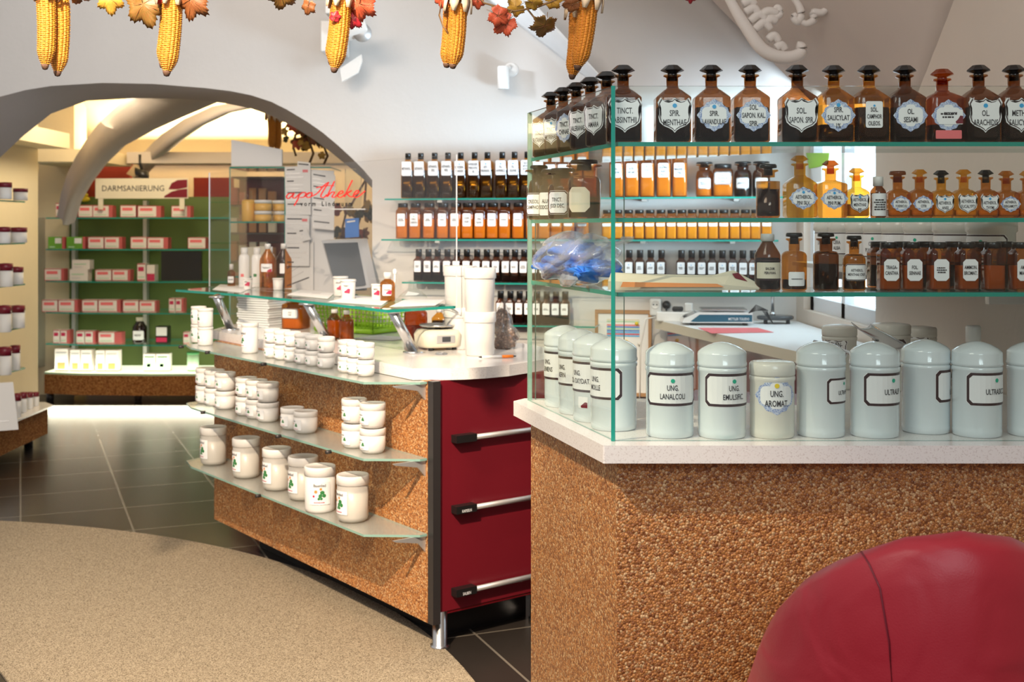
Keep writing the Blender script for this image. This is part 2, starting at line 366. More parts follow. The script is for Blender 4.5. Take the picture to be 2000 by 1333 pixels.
# ================================================================ SETTING
WP = (-.705, 6.0); WD = V((.9772, -.2122)).normalized()
def onW(px, py, off=0):
    q, t = online(px, (WP[0]-.2122*-off*-1, WP[1]-off), WD); return V((q[0], q[1], H+(HY-py)/F*q[1]))
struct(MB().box((-7.5, -3, -.05), (3.5, 13, 0), 'floor_tile').build('floor'))
def extr(mb, pts, m, back=V((0, .25, 0))):
    n = len(pts); mb.add([*pts, *[V(p)+back for p in pts]], [tuple(range(n)), tuple(range(2*n-1, n-1, -1))]+[(i, n+i, n+(i+1) % n, (i+1) % n) for i in range(n)], m)
# arch wall
Fp = [(-420, 900), (-390, 600), (-330, 430), (-200, 280), (-100, 218), (0, 189), (50, 176), (100, 168), (200, 162), (300, 164), (400, 172), (450, 178), (490, 186), (530, 199), (560, 214), (600, 238), (630, 259), (660, 284), (686, 308), (710, 332), (727, 352)]
Ip = [(-240, 900), (-230, 640), (-180, 490), (-100, 400), (-50, 350), (0, 308), (45, 266), (100, 222), (170, 197), (260, 192), (350, 193), (400, 197), (440, 202), (490, 212), (530, 226), (575, 249), (612, 272), (648, 299), (680, 325), (712, 352), (731, 372)]
fr = [onW(*p) for p in Fp]; fr.append(V((fr[-1][0], fr[-1][1], 0)))
inn = []
for (px, py), f in zip(Ip, fr): inn.append(P(px, py, f[1]+.55))
inn.append(V((inn[-1][0], inn[-1][1], 0)))
mb = MB(); ZT = 3.1
mb.add([p for f in fr for p in (f, V((f[0], f[1], ZT)))], [(2*i, 2*i+2, 2*i+3, 2*i+1) for i in range(len(fr)-1)], 'wall_plaster')
r0 = fr[-1]; r1 = onW(1560, 500); r1 = V((r1[0], r1[1], 0))
mb.add([r0, r1, V((r1[0], r1[1], ZT)), V((r0[0], r0[1], ZT)), r0+V((.02, .55, 0)), r1+V((0, .3, 0)), V((r0[0]+.02, r0[1]+.55, ZT)), V((r1[0], r1[1]+.3, ZT))], [(0, 1, 2, 3), (4, 6, 7, 5)], 'wall_plaster')
l0 = V((-7.3, fr[0][1]+.7, 0)); mb.add([l0, V((fr[0][0], fr[0][1], 0)), V((fr[0][0], fr[0][1], ZT)), V((l0[0], l0[1], ZT))], [(0, 1, 2, 3)], 'wall_plaster')
struct(mb.build('wall_back'))
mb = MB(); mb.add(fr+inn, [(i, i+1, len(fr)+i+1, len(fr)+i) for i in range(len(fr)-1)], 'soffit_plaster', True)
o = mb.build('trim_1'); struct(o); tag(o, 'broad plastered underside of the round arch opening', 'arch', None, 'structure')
# right wall with window
mb = MB(); X = 1.32
mb.box((X, -.5, 0), (X+.15, 4.35, ZT), 'beige_wall'); mb.box((X, 5.42, 0), (X+.15, 5.9, ZT), 'beige_wall')
mb.box((X, 4.35, 0), (X+.15, 5.42, 1.08), 'beige_wall'); mb.box((X, 4.35, 2.35), (X+.15, 5.42, ZT), 'beige_wall'); struct(mb.build('wall_right'))
mb = MB(); mb.box((X+.07, 4.35, 1.08), (X+.09, 5.42, 2.35), 'window_light')
for a, b in ((4.35, 4.41), (4.86, 4.91), (5.36, 5.42)): mb.box((X+.03, a, 1.08), (X+.10, b, 2.35), 'frame_white')
for a, b in ((1.08, 1.14), (2.29, 2.35)): mb.box((X+.03, 4.35, a), (X+.10, 5.42, b), 'frame_white')
struct(mb.build('window_1'))
# vault surfaces over the bottle wall
def patch(pts, m, name, n=8):
    """bilinear sheet from four corner points (a,b,c,d) with a bow"""
    a, b, c, d = [V(p) for p in pts[:4]]; bow = V(pts[4]) if len(pts) > 4 else V((0, 0, 0))
    g = [[(a*(1-u)+b*u)*(1-v)+(d*(1-u)+c*u)*v+bow*(4*v*(1-v)) for u in [i/n for i in range(n+1)]] for v in [j/n for j in range(n+1)]]
    return MB().sheet(g, m).build(name, None, {'solid': .03})
# reveal strip between the bottle wall and the groin, daylight painted into its plaster
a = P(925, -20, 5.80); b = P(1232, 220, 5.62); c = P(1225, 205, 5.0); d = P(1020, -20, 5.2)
o = patch((a, b, c, d), 'daylit_plaster', 'ceiling.001'); struct(o)
o = patch((P(1020, -20, 5.2), P(1225, 205, 5.0), P(1590, 205, 4.6), P(1360, -30, 4.3)), 'shaded_plaster', 'ceiling.002'); struct(o)
o = patch((P(1225, 205, 5.0), P(1230, 292, 5.55), P(1560, 292, 5.40), P(1590, 205, 4.6)), 'wall_plaster', 'ceiling.003'); struct(o)
o = patch((P(1361, -30, 4.28), P(1592, 206, 4.55), V((1.33, 3.9, 1.86)), V((1.34, 3.2, 2.4))), 'warm_lit_plaster', 'ceiling.004'); struct(o)
o = patch((P(1361, -30, 4.28), V((1.34, 3.2, 2.4)), V((1.34, 2.2, 2.9)), V((.7, 2.6, 3.0))), 'warm_lit_plaster', 'ceiling.005'); struct(o)
# stucco scrolls on the vault
def ribbon3(mb, pts, Z, r, m, sq=.5):
    pp = [P(x, y, Z-.01) for x, y in pts]
    # smooth by catmull-rom
    out = []
    for i in range(len(pp)-1):
        p0 = pp[max(i-1, 0)]; p1 = pp[i]; p2 = pp[i+1]; p3 = pp[min(i+2, len(pp)-1)]
        for k in range(5):
            t = k/5; out.append(.5*((2*p1)+(-p0+p2)*t+(2*p0-5*p1+4*p2-p3)*t*t+(-p0+3*p1-3*p2+p3)*t**3))
    out.append(pp[-1]); N = len(out)
    rr = [r*(.45+.55*math.sin(PI*min(1, (i+2)/(N+2)))**.6) if not isinstance(r, list) else r[min(len(r)-1, i*len(r)//N)] for i in range(N)]
    mb.tube(out, rr, m, 8)
Zs = 4.02
mb = MB()
ribbon3(mb, [(1418, -15), (1440, 25), (1462, 60), (1485, 92), (1510, 108), (1540, 112), (1562, 105), (1566, 92), (1556, 88)], Zs, .023, 'stucco')
for a_, b_, c_ in (((1450, 8), (1464, 2), (1476, 10)), ((1455, 24), (1472, 16), (1482, 28)), ((1465, 42), (1484, 28), (1496, 40)), ((1474, 58), (1492, 44), (1506, 58)), ((1482, 34), (1500, 22), (1520, 26)), ((1490, 48), (1506, 38), (1518, 42)), ((1500, 78), (1512, 70), (1522, 82)), ((1515, 94), (1526, 88), (1534, 98))):
    ribbon3(mb, [a_, b_, c_], Zs, .016, 'stucco')
ribbon3(mb, [(1490, 30), (1512, 34), (1524, 26), (1520, 14), (1512, 18)], Zs, .012, 'stucco')
ribbon3(mb, [(1545, -10), (1560, 10), (1565, 28), (1558, 42), (1550, 34), (1556, 28)], Zs, .014, 'stucco')
ribbon3(mb, [(1560, 38), (1574, 46), (1590, 38), (1588, 24), (1606, 24), (1618, 10), (1616, -8)], Zs, .013, 'stucco')
ribbon3(mb, [(1618, -4), (1632, 2), (1640, 10)], Zs, .008, 'stucco')
o = mb.build('stucco_ornament'); tag(o, 'white plaster acanthus scroll ornament on the vault edge above the bottles', 'ornament')
mb = MB()
for k in range(4): ribbon3(mb, [(1770-(-4)*k, -12+k*3), (1784+k*2, 12-k*3), (1808, 20-k*5), (1828-k*2, 8-k*3), (1830-k*3, -12)], 3.86, .012, 'stucco')
o = mb.build('stucco_ornament'); tag(o, 'small plaster shell ornament at the top edge right of the scrolls', 'ornament')
gxx = lambda p: (p-1000)/F*10.9
gzz = lambda p: H+(HY-p)/F*10.9
# back room shell
mb = MB(); mb.box((-7.5, 11.25, 0), (1.5, 11.4, 3.2), 'beige_wall'); struct(mb.build('wall_far'))
struct(MB().box((-4.15, 10.72, .3), (-3.42, 10.8, 2.05), 'red_wall').build('trim_7'))
struct(MB().box((gxx(378), 10.9, 1.2), (gxx(452), 11.0, gzz(347)), 'red_wall').build('trim_8'))
struct(MB().box((-3.75, 6.9, 0), (-3.6, 9.1, 3.2), 'cream_plaster').build('wall_left'))
struct(MB().box((-4.12, 10.4, 0), (-3.80, 10.7, 2.6), 'cream_plaster').build('pillar'))
struct(MB().box((-3.6, 7.1, 2.05), (-3.36, 9.1, 2.165), 'cream_plaster').build('trim_2'))
struct(MB().box((-3.95, 9.6, 1.98), (-3.30, 10.4, 2.08), 'cream_plaster').build('trim_3'))
struct(MB().box((-3.28, 10.2, 2.0), (-.8, 10.6, 2.095), 'beige_wall').build('trim_4'))
g = []
for k in range(13):
    t = k/12*PI/2; g.append([V((x, 11.2-4.4*(1-math.cos(t)), 2.05+.95*math.sin(t)**.9)) for x in (-4.4, -3.5, -2.5, -1.5, -.5, 1.0)])
struct(MB().sheet(g, 'cream_plaster').build('ceiling.006'))
g = [[V((-3.72-.0, y, z)) for y in (6.9, 8, 9.5, 11.2)] for z in (2.1, 2.6)]
def rib(L, R, Z0, Z1, name, lab):
    n = len(L); mb = MB(); A = [P(*p, Z0+(Z1-Z0)*i/(n-1)) for i, p in enumerate(L)]; B = [P(*p, Z0+(Z1-Z0)*i/(n-1)+.02) for i, p in enumerate(R)]
    D = V((-.04, .12, .03)); g = [[a+D+V((-.05, 0, 0)), a, a*.5+b*.5+V((0, -.06, -.02)), b, b+D+V((.05, 0, 0))] for a, b in zip(A, B)]
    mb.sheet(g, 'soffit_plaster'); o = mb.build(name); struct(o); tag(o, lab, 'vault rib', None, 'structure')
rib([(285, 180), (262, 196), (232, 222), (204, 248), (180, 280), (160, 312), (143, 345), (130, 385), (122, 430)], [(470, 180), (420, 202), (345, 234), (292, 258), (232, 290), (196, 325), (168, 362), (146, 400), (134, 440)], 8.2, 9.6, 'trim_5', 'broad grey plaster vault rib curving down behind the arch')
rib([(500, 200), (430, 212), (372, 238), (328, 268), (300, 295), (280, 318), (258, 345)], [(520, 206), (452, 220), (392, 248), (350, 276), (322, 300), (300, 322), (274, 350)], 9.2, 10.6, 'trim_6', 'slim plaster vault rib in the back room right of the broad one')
# beige speckled floor mat, a curved band
import numpy as _np
A3 = [(-2.52, 5.9), (-1.40, 5.47), (-.248, 4.148)]
(x1, y1), (x2, y2), (x3, y3) = A3
d_ = 2*(x1*(y2-y3)+x2*(y3-y1)+x3*(y1-y2))
cx = ((x1*x1+y1*y1)*(y2-y3)+(x2*x2+y2*y2)*(y3-y1)+(x3*x3+y3*y3)*(y1-y2))/d_
cy = ((x1*x1+y1*y1)*(x3-x2)+(x2*x2+y2*y2)*(x1-x3)+(x3*x3+y3*y3)*(x2-x1))/d_
rad = math.hypot(x1-cx, y1-cy); rin = math.hypot(-1.69-cx, 3.93-cy)
outer = [(cx+rad*math.cos(math.radians(a)), cy+rad*math.sin(math.radians(a))) for a in range(-70, 121, 2)]
inner = [(cx+rin*math.cos(math.radians(a)), cy+rin*math.sin(math.radians(a))) for a in range(120, -71, -2)]
mb = MB(); n = len(outer); g = [[V((x, y, .0)) for x, y in outer], [V((x, y, .006)) for x, y in outer], [V((x, y, .006)) for x, y in inner[::-1]], [V((x, y, 0)) for x, y in inner[::-1]]]
mb.sheet(g, 'mat_speckle', False); o = mb.build('floor_mat'); tag(o, 'beige speckled curved floor mat in front of the cork coloured counter', 'mat')
# ================================================================ MIDDLE COUNTER (local frame: u away along the front, n outwards to the customer)
P0 = V((-.289, 4.10)); U = V((-.598, .801)); N = V((-.801, -.598))
def C(u, n, z=0): q = P0+U*u+N*n; return V((q[0], q[1], z))
def Cpx(px, n):
    q, t = online(px, P0+N*n, U); return q, t
croot = empty('sales_counter', C(.9, -.2), 0, 'long sales counter faced in orange pebble resin with red drawers at its end', 'counter')
def cb(name, mb, mods=None): o = mb.build(name, croot, mods); o.matrix_parent_inverse = M4.Translation(croot.location).inverted(); return o
mb = MB(); mb.prism([tuple(C(0, 0)[:2]), tuple(C(1.83, 0)[:2]), tuple(C(1.83, -.02)[:2]), tuple(C(0, -.02)[:2])][::-1], .096, .925, 'pebble_resin'); cb('front_panel', mb)
mb = MB(); mb.prism([tuple(C(-.035, .0)[:2]), tuple(C(-.002, 0)[:2]), tuple(C(-.002, -.03)[:2]), tuple(C(-.035, -.03)[:2])][::-1], .096, .925, 'dark_metal'); cb('edge_strip', mb)
mb = MB(); mb.prism([tuple(C(-.02, -.03)[:2]), tuple(C(1.83, -.021)[:2]), tuple(C(1.83, -.6)[:2]), tuple(C(-.02, -.6)[:2])][::-1], .13, .925, 'wine'); cb('carcass', mb)
mb = MB(); mb.prism([tuple(C(.1, -.12)[:2]), tuple(C(1.6, -.12)[:2]), tuple(C(1.6, -.5)[:2]), tuple(C(.1, -.5)[:2])][::-1], 0.0, .13, 'black'); cb('plinth', mb)
for (u, n_) in ((.0, -.05), (.03, -.50)):
    q = C(u, n_); mb = MB().lathe([(.033, 0), (.033, .012), (.026, .014), (.026, .13)], 'steel', 20, T=lambda p, q=q: p+V((q[0], q[1], 0))); cb('leg', mb)
# worktop outline
wt = [onz(806, 720, .965), onz(845, 719.5, .965), onz(880, 720, .965), onz(915, 719, .965), onz(950, 717, .965), onz(995, 713, .965), onz(1035, 707, .965), onz(1075, 700, .965)]
wt = [(p[0], p[1]) for p in wt]; e = wt[-1]
wt += [(e[0]+.05, e[1]+.25), (e[0]-.08, e[1]+.55)]
wt += [tuple(C(1.2, -.75)[:2]), tuple(C(2.25, -.75)[:2]), tuple(C(2.2, -.25)[:2])]
q = onz(414, 645, .965); wt += [(q[0], q[1])]; wt = wt[::-1]
cb('worktop', MB().prism(wt[::-1], .925, .965, 'quartz'), {'bevel': .004})
# drawers on the end face, plane through C(-.036, v)
vx = V((.801, .598))
def Dp(s, o, z): q = V((-.255, 4.128))+vx*s+V((.598, -.801))*o; return V((q[0], q[1], z))   # s along end face, o out of it
for i, (z0, z1, ht) in enumerate(((.663, .918, .700), (.443, .657, .455), (.117, .437, .170))):
    mb = MB(); vs = [Dp(0, 0, z0), Dp(.56, 0, z0), Dp(.56, .018, z0), Dp(0, .018, z0), Dp(0, 0, z1), Dp(.56, 0, z1), Dp(.56, .018, z1), Dp(0, .018, z1)]
    mb.add(vs, [(0, 3, 2, 1), (4, 5, 6, 7), (0, 1, 5, 4), (1, 2, 6, 5), (2, 3, 7, 6), (3, 0, 4, 7)], 'red_gloss')
    d = cb('drawer', mb, {'bevel': .003}); d['label'] = ('top', 'middle', 'deep bottom')[i]+' glossy dark red drawer'
    hz = (.722, .478, .193)[i]; h = MB(); h.tube([Dp(.10, .045, hz), Dp(.46, .045, hz)], .0095, 'alu', 12)
    for s0, s1 in ((.04, .125), (.44, .51)):
        h.add([Dp(s0, .02, hz-.013), Dp(s1, .02, hz-.013), Dp(s1, .056, hz-.013), Dp(s0, .056, hz-.013), Dp(s0, .02, hz+.013), Dp(s1, .02, hz+.013), Dp(s1, .056, hz+.013), Dp(s0, .056, hz+.013)], [(0, 3, 2, 1), (4, 5, 6, 7), (0, 1, 5, 4), (1, 2, 6, 5), (2, 3, 7, 6), (3, 0, 4, 7)], 'black')
    if i: put_text(h, ('', 'KAPSELN', 'SALBEN')[i], 0, 0, .010, .07, 'label_white', lambda p, hz=hz: Dp(.082+p[0], .0575, hz-.004+p[2]), 0)
    hh = h.build('handle', d)
# three chamfered glass shelves
def shelf_poly(dn=0): return [tuple(C(u, n_)[:2]) for u, n_ in ((.0, .002), (.0, .03), (.121, .181), (.6, .19), (1.15, .2), (1.60, .205), (1.74, .17), (1.80, .002))]
SH = (.403, .662, .924)
for i, z in enumerate(SH):
    o = MB().prism(shelf_poly()[::-1], z-.009, z-.001, 'satin_glass', 'teal_edge_pale').build('glass_shelf', croot); o.matrix_parent_inverse = M4.Translation(croot.location).inverted()
    for u in (.012, 1.78):
        mb = MB(); mb.add([C(u, .0, z-.009), C(u, .13, z-.009), C(u, .12, z-.015), C(u, .03, z-.032), C(u, .0, z-.066), C(u+.008, .0, z-.009), C(u+.008, .13, z-.009), C(u+.008, .12, z-.015), C(u+.008, .03, z-.032), C(u+.008, .0, z-.066)], [(0, 1, 2, 3, 4), (9, 8, 7, 6, 5)]+[(k, k+5, (k+1) % 5+5, (k+1) % 5) for k in range(5)], 'alu'); mb.build('bracket', o)
    for u in ((.35, .75, 1.45), (.32, .72, 1.45), (.85, 1.4, 1.7))[i] if i != 0 else (.9,):
        q = C(u, .2, z-.005); m2 = MB().tube([q, q+V((-.016, -.012, 0))], .007, 'dark_metal', 8); m2.build('price_clip', o)
# raised glass shelf on steel posts + acrylic screen
RS = 1.145
ed = [(343, 565.5), (450, 573), (560, 583), (650, 593), (757, 605), (890, 597)]
pe = [onz(px, py, RS) for px, py in ed]; pe = [(p[0], p[1]) for p in pe]
far = [tuple(C(1.2, -.52)[:2]), tuple(C(2.5, -.42)[:2])]
o = cb('glass_ledge', MB().prism([*pe, *far][::1], RS-.012, RS-.001, 'shelf_glass', 'teal_edge'))
for (bx, by, tx, ty) in ((450, 645, 423, 580), (639, 667, 600, 592), (808, 690, 766, 607)):
    b_ = onz(bx, by, .965); q, t = online(tx, (b_[0]+N[0]*.10, b_[1]+N[1]*.10), U); top = V((q[0], q[1], RS-.013))
    mb = MB().tube([b_+V((0, 0, .008)), top], .019, 'steel', 18)
    mb.lathe([(.042, 0), (.042, .007), (.03, .009)], 'steel', 24, T=lambda p, b_=b_: p+b_); mb.lathe([(.035, -.006), (.035, 0)], 'steel', 24, T=lambda p, t_=top: p+t_); cb('post', mb)
s0, _ = online(410, P0-N*.24, U); s1, _ = online(893, P0-N*.40, U); sn = V((s1[1]-s0[1], -(s1[0]-s0[0]))).normalized()
def Sp(px, z, off=0):
    q, t = online(px, s0, s1-s0); return V((q[0]+sn[0]*off, q[1]+sn[1]*off, z))
ztop = 1.735
mb = MB(); vs = [Sp(410, RS), Sp(893, RS), Sp(893, ztop), Sp(410, ztop), Sp(410, RS, .006), Sp(893, RS, .006), Sp(893, ztop, .006), Sp(410, ztop, .006)]
mb.add(vs, [(0, 1, 2, 3), (7, 6, 5, 4)], 'acrylic'); mb.add(vs, [(0, 4, 5, 1), (1, 5, 6, 2), (2, 6, 7, 3), (3, 7, 4, 0)], 'frame_white')
scr = mb.build('hygiene_screen'); tag(scr, 'clear acrylic protective screen with red script lettering standing on the counter ledge', 'screen')
def Spy(px, py, off=.007): p = Sp(px, 0, off); return V((p[0], p[1], H+(HY-py)/F*p[1]))
def stroke(mb, pts, wd, m):
    pp = []
    for i in range(len(pts)-1):
        p0 = V(pts[max(i-1, 0)]); p1 = V(pts[i]); p2 = V(pts[i+1]); p3 = V(pts[min(i+2, len(pts)-1)])
        for k in range(4):
            t = k/4; pp.append(.5*((2*p1)+(-p0+p2)*t+(2*p0-5*p1+4*p2-p3)*t*t+(-p0+3*p1-3*p2+p3)*t**3))
    pp.append(V(pts[-1])); L = []; R = []
    for i, p in enumerate(pp):
        d = pp[min(i+1, len(pp)-1)]-pp[max(i-1, 0)]; a = math.atan2(d[1], d[0]); k = wd*(.55+.45*abs(math.sin(a)))
        nn = V((-d[1], d[0])).normalized()*k if d.length > 0 else V((0, k)); L.append(Spy(*(p+nn))); R.append(Spy(*(p-nn)))
    mb.sheet([L, R], m, False)
mb = MB()
for s_ in ([(574, 378), (566, 379), (562, 385), (566, 388), (572, 383), (577, 377), (574, 385), (579, 387), (588, 378)], [(588, 378), (584, 390), (577, 402)], [(586, 382), (594, 376), (600, 378), (596, 385), (588, 386)],
           [(596, 385), (606, 378), (612, 377), (610, 384), (603, 386), (601, 380), (608, 376)], [(610, 384), (622, 378), (636, 362), (645, 356)], [(645, 356), (636, 370), (629, 383), (635, 386), (641, 380)], [(620, 367), (640, 363), (655, 363)],
           [(656, 354), (648, 370), (641, 385)], [(642, 384), (650, 376), (656, 376), (651, 385), (657, 385), (663, 379)], [(663, 380), (672, 377), (671, 373), (665, 376), (662, 383), (668, 386), (676, 380)],
           [(691, 352), (683, 368), (675, 385)], [(677, 381), (690, 372), (681, 378), (688, 385), (694, 382)], [(693, 382), (703, 376), (701, 372), (695, 377), (693, 384), (701, 385), (716, 373)]): stroke(mb, s_, 1.55, 'red_ink')
o = mb.build('lettering', scr); o['label'] = 'red handwritten script lettering'
mb = MB()
def Tsp(cx, cy):
    return lambda p: Spy(cx+p[0], cy-p[2])
put_text(mb, 'v o r m', 604, -398, 9, 34, 'black', lambda p: Spy(p[0], -p[2]), 0, .8, .03); mb.build('small_lettering', scr); mb = MB(); put_text(mb, 'L i n d w u r m', 661, -398, 9, 66, 'black', lambda p: Spy(p[0], -p[2]), 0, .8, .03)
mb.build('small_lettering', scr)
# ================================================================ CORNER CABINET WITH GLASS DISPLAY
BC = V((.219, 2.50)); LD = V((-.279, .960))
kroot = empty('corner_counter', (.7, 2.7, 0), 0, 'large corner counter faced in orange pebble resin with white stone top', 'counter')
def kb(name, mb, mods=None): o = mb.build(name, kroot, mods); o.matrix_parent_inverse = M4.Translation(kroot.location).inverted(); return o
def L(s, inn=0): q = BC+LD*s+V((.960, .279))*inn; return (q[0], q[1])
kb('front_panel', MB().prism([L(0), (1.30, 2.50), (1.30, 2.52), (.235, 2.52), L(.61, .018), L(.61)][::1], 0, .968, 'pebble_resin'))
kb('carcass', MB().prism([L(.02, .02), (1.30, 2.521), (1.30, 3.35), L(.95, .62), L(.60, .35), L(.609, .02)], .08, .965, 'wine'))
sl = onz(1178.6, 871, 1.0045); s2 = onz(1002.5, 784, 1.0045)
top = [(sl[0], sl[1]), (1.315, sl[1]), (1.315, 3.55), (.86, 3.55), (.80, 2.98), (.36, 3.12), (s2[0]+.03, s2[1]+.05), (s2[0], s2[1])]
kb('countertop', MB().prism(top, .968, 1.0045, 'quartz'), {'bevel': .003})
GC = V((.2115, 2.50)); GL = V((-.279, .960))
def G(s, inn=0, z=0): q = GC+GL*s+V((.960, .279))*inn; return V((q[0], q[1], z))
case = empty('glass_display_case', (.65, 2.6, 1.0045), 0, 'open backed green edged glass display case with three shelves on the corner counter', 'display case')
def gb(name, mb): o = mb.build(name, case); o.matrix_parent_inverse = M4.Translation(case.location).inverted(); return o
def panebox(mb, a, b, c, d, th, face, edge):
    """vertical pane: a,b bottom points, heights c..d, th = offset vector"""
    vs = [V((a[0], a[1], c)), V((b[0], b[1], c)), V((b[0], b[1], d)), V((a[0], a[1], d))]; vs += [v+V((th[0], th[1], 0)) for v in vs]
    mb.add(vs, [(0, 1, 2, 3), (7, 6, 5, 4)], face); mb.add(vs, [(0, 4, 5, 1), (1, 5, 6, 2), (2, 6, 7, 3), (3, 7, 4, 0)], edge); return mb
gb('front_pane', panebox(MB(), (.2125, 2.50), (1.30, 2.50), 1.0047, 1.746, (0, .006), 'pane', 'teal_edge'))
gb('side_pane', panebox(MB(), G(.004), G(.612), 1.0047, 1.746, V((.96, .279))*.006, 'pane_side', 'teal_edge_pale'))
gb('corner_edge', MB().prism([(.2065, 2.4965), (.2145, 2.4955), (.2155, 2.5045), (.2080, 2.5055)], 1.0047, 1.746, 'teal_edge'))
gb('end_edge', MB().prism([tuple(G(.608)[:2]), tuple(G(.608, .010)[:2]), tuple(G(.616, .010)[:2]), tuple(G(.616)[:2])][::-1], 1.0047, 1.746, 'teal_edge_pale'))
gb('back_pane', panebox(MB(), G(.615, .02), G(.50, .22), 1.0047, 1.60, (.003, .005), 'pane', 'teal_edge_pale'))
DEP = .215
SZ = (1.315, 1.4710, 1.6300)
for z in SZ:
    poly = [tuple(G(.006, .008)[:2]), (1.30, 2.508), (1.30, 2.508+DEP), tuple((GC+V((.39, DEP+.02)))[:]), tuple(G(.61, .20)[:2]), tuple(G(.61, .008)[:2])]
    poly[0] = (.2215, 2.508)
    o = gb('shelf', MB().prism(poly, z-.0095, z-.0005, 'shelf_glass', 'teal_edge'))
# ================================================================ BOTTLES AND JARS
def spec_mesh(key, fn): return cached(key, fn)
def lathe_mesh(name, parts, **kw):
    mb = MB()
    for prof, m, k in parts: mb.lathe(prof, m, **k)
    return mb.mesh(name)
def hexstop(r, h, z, m, n=8):
    """faceted glass stopper: stem, flat collar and cut knob"""
    mb = MB(); mb.lathe([(r*.42, z-.012), (r*.40, z+.004)], m, 16)
    mb.lathe([(r*.42, z+.004), (r, z+.004+h*.32), (r*.93, z+.004+h*.45), (r*.5, z+.004+h), (0, z+.004+h)], m, n, smooth=False, cap=False); return mb.mesh('stopper')
def flatstop(r, h, z, m):
    mb = MB(); mb.lathe([(r*.55, z-.012), (r*.5, z+.003), (r, z+.004), (r, z+.004+h*.6), (r*.9, z+.004+h), (0, z+.004+h)], m, 24); return mb.mesh('stopper')
def apoth(name, loc, rz, hw, hb, nk, ht, glass, stop, label, text, group, p=7, fill=.5, liquid='liquid_dark', lab=None, knob='hex', knobr=None, lip=None, kind='bottle', extra=None, depth=1.0):
    """square or round stoppered bottle. hw half width, hb body height, nk neck radius, ht height to lip"""
    root = empty(name, loc, rz, text, kind, group)
    key = ('ap', hw, hb, nk, ht, glass, p, depth)
    def body():
        mb = MB(); pr_ = [(hw*.9, 0), (hw, .004), (hw, hb*.92)]
        if p != 2:
            zt_ = ht-.026 if ht-.026 > hb else hb+.002; hq = hb if hw > .034 else hb*.93; zn = hq+(zt_-hq)*.74
            pr_ = [(hw*.9, 0), (hw, .004), (hw, hq*.985), (hw*.985, hq*1.005), (hw*.93, hq*1.03), (nk*1.5, hq+(zt_-hq)*.70), (nk*1.2, hq+(zt_-hq)*.80), (nk*1.03, zn+(zt_-zn)*.5), (nk, zt_)]
            mb.lathe(pr_, glass, 36, p, 1, depth); mb.lathe([(nk, zt_), (nk*1.02, ht-.006), (nk*1.55, ht-.003), (nk*1.5, ht)], glass, 24, cap=False); return mb.mesh('glass_body')
        for k in range(1, 7):
            t = k/6*PI/2; pr_.append((nk+(hw-nk)*math.cos(t)**.9 if k < 6 else nk, hb*.92+(ht-.026-hb*.92)*math.sin(t)**1.1))
        pr2 = [(nk, ht-.026 if ht-.026 > hb else hb+.002), (nk*1.02, ht-.006), (nk*1.55, ht-.003), (nk*1.5, ht)]
        mb.lathe(pr_, glass, 36, p, 1, depth); mb.lathe(pr2, glass, 24, cap=False); return mb.mesh('glass_body')
    place('glass_body', cached(key, body), root)
    kr = knobr or nk*2.05
    place('stopper', cached((kr, ht, stop, knob), (lambda: hexstop(kr, .017*kr/.026, ht, stop)) if knob == 'hex' else (lambda: flatstop(kr, .008, ht, stop)) if knob == 'flat' else (lambda: MB().lathe([(nk*1.25, ht-.014), (nk*1.3, ht-.013), (nk*1.3, ht+.007), (nk*1.15, ht+.009), (0, ht+.009)], stop, 24).mesh('cap'))), root) if knob != 'cap' else place('cap', cached(('cap', nk, ht, stop), lambda: MB().lathe([(nk*1.25, ht-.014), (nk*1.3, ht-.013), (nk*1.3, ht+.009), (nk*1.15, ht+.011), (0, ht+.011)], stop, 24).mesh('cap')), root)
    if fill:
        place('contents', cached(key+('fill', fill, liquid), lambda: MB().lathe([(hw*.86, .004), (hw*.93, .007), (hw*.93, hb*fill), (0, hb*fill+.0005)], liquid, 28, p, 1, depth).mesh('contents')), root)
    if lab:
        kd, lw, lh, lines, lz = lab[:5]; R = hw if p == 2 else None; ly = -hw*depth-.0006
        place('label', label_mesh(kd, lw, lh, lines, lz, R+.0006 if R else None, ly, lab[5] if len(lab) > 5 else None), root)
    if extra: extra(root)
    return root
def porc(px_, Zc, rz, kd, lw, lh, lz, lines, text, dot='dot_green', hgt=.197, r=.0525, z0=1.0047, x=None, low=False, group='porcelain jars along the case'):
    x = (px_-1000)/F*Zc if x is None else x
    root = empty('porcelain_jar', (x, Zc, z0), rz, text, 'jar', group)
    hb = hgt*.76
    place('jar_body', cached(('pb', r, hb, low), lambda: MB().lathe([(r*.90, 0), (r*.96, .003), (r*.97, .014), (r*.955, .018), (r*.965, .024), (r*.965, hb-.012), (r*1.0, hb-.008), (r*1.0, hb-.003), (r*.96, hb)], 'porcelain_warm' if low else 'porcelain', 48).mesh('jar_body')), root)
    if low: pf = [(r*.97, hb), (r*1.0, hb+.004), (r*1.0, hb+.024), (r*.93, hb+.028), (r*.5, hb+.031), (0, hb+.031)]
    else: pf = [(r*.97, hb), (r*1.01, hb+.003), (r*1.01, hb+.007), (r*.985, hb+.010), (r*.985, hb+.027), (r*.96, hb+.031), (r*.82, hb+.0375), (r*.55, hb+.0450), (r*.30, hb+.0495), (r*.12, hb+.0512), (0, hb+.0515)]
    place('lid', cached(('pl', r, hb, low), lambda: MB().lathe(pf, 'porcelain_warm' if low else 'porcelain', 48).mesh('lid')), root)
    if kd: place('label', label_mesh(kd, lw, lh, lines, lz, r*.966, 0, dot, .08), root)
    return root
